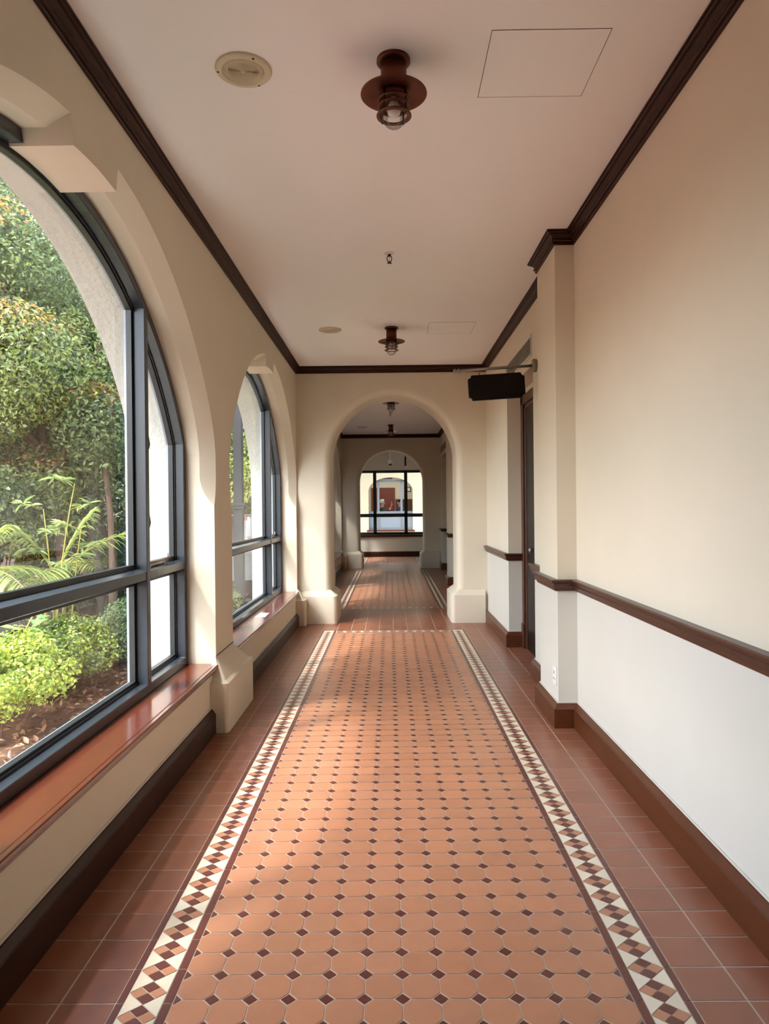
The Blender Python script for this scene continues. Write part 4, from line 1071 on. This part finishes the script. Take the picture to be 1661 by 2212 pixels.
# broad compound-leaf plant near the glass
bp = thing('broadleaf_plant', 'broad pale green compound leaves rising above the lime shrub', 'plant', (-3.3, 5.9, GZ))
b = MB(); P, Dd = [], []
for i in range(6):
    a = 2*PI*i/6; s0 = Vector((-3.3, 5.9, GZ)); en = Vector((-3.3+.35*math.cos(a), 5.9+.35*math.sin(a), .55+.1*math.sin(3*i))); b.tube([s0, s0.lerp(en, .6)+Vector((0, 0, .12)), en], .006, 6)
    for k in range(6):
        q = s0.lerp(en, .6).lerp(en, k/5)+Vector((0, 0, .04))
        for s in (-1, 1): v = Vector((-math.sin(a)*s+.4*math.cos(a), math.cos(a)*s+.4*math.sin(a), .1)); P.append(q[:]); Dd.append(v[:])
b.build('stalks', M['cane'], bp)
n_ = len(P); leaves('foliage', bp, P, np.tile([0, 0, 1.], (n_, 1))+.25*rng.normal(size=(n_, 3)), rng.uniform(.12, .17, n_), pal((140, 180, 110), (120, 165, 95), (165, 195, 110))[rng.integers(0, 3, n_)], aspect=.42, droop=Dd)
# leaf litter
n_ = 5000; P = np.stack([rng.uniform(-4.8, -2.5, n_), rng.uniform(2, 14, n_), GZ+.03+.02*rng.random(n_)], 1)
lt = leaves('leaf_litter', None, P, np.tile([0, 0, 1.], (n_, 1))+.4*rng.normal(size=(n_, 3)), rng.uniform(.05, .09, n_), pal((150, 112, 88), (120, 86, 66), (176, 140, 112), (104, 74, 58))[rng.integers(0, 4, n_)])
tag(lt, 'dry brown fallen leaves scattered over the garden bed', 'fallen leaves', kind='stuff')

# grey steel post outside the second window
gp = thing('steel_post', 'grey steel post with collar standing outside the second window', 'post', (-2.57, 12.0, GZ))
b = MB(); b.box(-2.65, -2.49, 11.92, 12.08, GZ, 1.44); b.box(-2.645, -2.495, 11.925, 12.075, 1.54, 4.2); bevel(b.build('shaft', M['post'], gp), .01, 2)
b = MB(); b.box(-2.69, -2.45, 11.88, 12.12, 1.44, 1.50); b.box(-2.71, -2.43, 11.86, 12.14, 1.49, 1.55); bevel(b.build('collar', M['post'], gp), .008, 2)
b = MB(); b.box(-2.75, -2.39, 11.82, 12.18, GZ, -.1); bevel(b.build('footing', M['tdark'], gp), .01, 2)
# low white wall, steps and railing beyond
lw = MB(); lw.box(-5.4, -3.1, 17.2, 17.5, GZ, .35); lw.box(-5.5, -3.0, 17.15, 17.55, .35, .42)
tag(lw.build('low_white_wall', M['whitepaint'], weld=False), 'low white wall behind the grey post', 'wall')
rl = thing('railing', 'white metal railing on top of the low white wall', 'railing', (-4.2, 17.35, .42))
b = MB(); b.box(-5.4, -3.1, 17.33, 17.37, 1.28, 1.32); b.box(-5.4, -3.1, 17.34, 17.36, .50, .53); b.build('rail', M['whitepaint'], rl)
for k in range(17):
    x = -5.35+k*.138; b = MB(); b.box(x-.009, x+.009, 17.341, 17.359, .42, 1.29); b.build('baluster', M['whitepaint'], rl)
ow = MB(); ow.box(-7.9, -7.3, 27, 36, GZ, 2.2, 0); ow.box(-7.92, -7.28, 27, 36, .9, 1.5, 1)
tag(ow.build('distant_wall', [M['whitepaint'], M['bluewall']], weld=False), 'white boundary wall with an orange band far beyond the post', 'wall')
# ------------------------------------------------------------------ light
W = bpy.data.worlds.new('world'); SC.world = W; W.use_nodes = True; N = W.node_tree.nodes; L = W.node_tree.links
sky = N.new('ShaderNodeTexSky'); sky.sky_type = 'NISHITA'; sky.sun_disc = False; sky.sun_elevation = math.radians(52); sky.sun_rotation = math.radians(230); sky.air_density = 1.0; sky.dust_density = 2.5; sky.ozone_density = 1
hs_ = N.new('ShaderNodeHueSaturation'); hs_.inputs['Saturation'].default_value = .66; L.new(sky.outputs['Color'], hs_.inputs['Color'])
L.new(hs_.outputs['Color'], N['Background'].inputs['Color']); N['Background'].inputs['Strength'].default_value = .74
sd = bpy.data.lights.new('sun', 'SUN'); sd.energy = 2.5; sd.angle = math.radians(4.5); sd.color = (1, .96, .90)
so_ = bpy.data.objects.new('sun', sd); COL.objects.link(so_)
to_sun = Vector((-.52, -.48, 1.0)).normalized(); so_.rotation_euler = to_sun.to_track_quat('Z', 'Y').to_euler()
def portal(name, loc, sx, sz, rot):
    l = bpy.data.lights.new(name, 'AREA'); l.shape = 'RECTANGLE'; l.size = sx; l.size_y = sz; l.cycles.is_portal = True
    o = bpy.data.objects.new(name, l); COL.objects.link(o); o.location = loc; o.rotation_euler = rot
for i, w in enumerate(WIN): portal('daylight_portal', (XO-.06, w['c'], 1.62), 2*w['hw']+.1, 2.7, (PI/2, 0, -PI/2))
ol = bpy.data.lights.new('office_fill_light', 'AREA'); ol.energy = 25; ol.size = 1.5; ol.color = (1, .96, .9)  # added fill light, no fitting seen; brightens the room behind the courtyard window
oo = bpy.data.objects.new('office_fill_light', ol); COL.objects.link(oo); oo.location = (0, 28, 2.95)

# ------------------------------------------------------------------ render settings
vs = SC.view_settings; vs.view_transform = 'Standard'; vs.look = 'None'; vs.gamma = 1; vs.use_curve_mapping = False; vs.exposure = 1.05
cy = SC.cycles
cy.max_bounces = 14; cy.diffuse_bounces = 9; cy.glossy_bounces = 5; cy.transmission_bounces = 8; cy.transparent_max_bounces = 24
cy.sample_clamp_indirect = 8; cy.caustics_reflective = False; cy.caustics_refractive = False
cy.use_denoising = True
try: cy.denoiser = 'OPENIMAGEDENOISE'
except Exception: pass
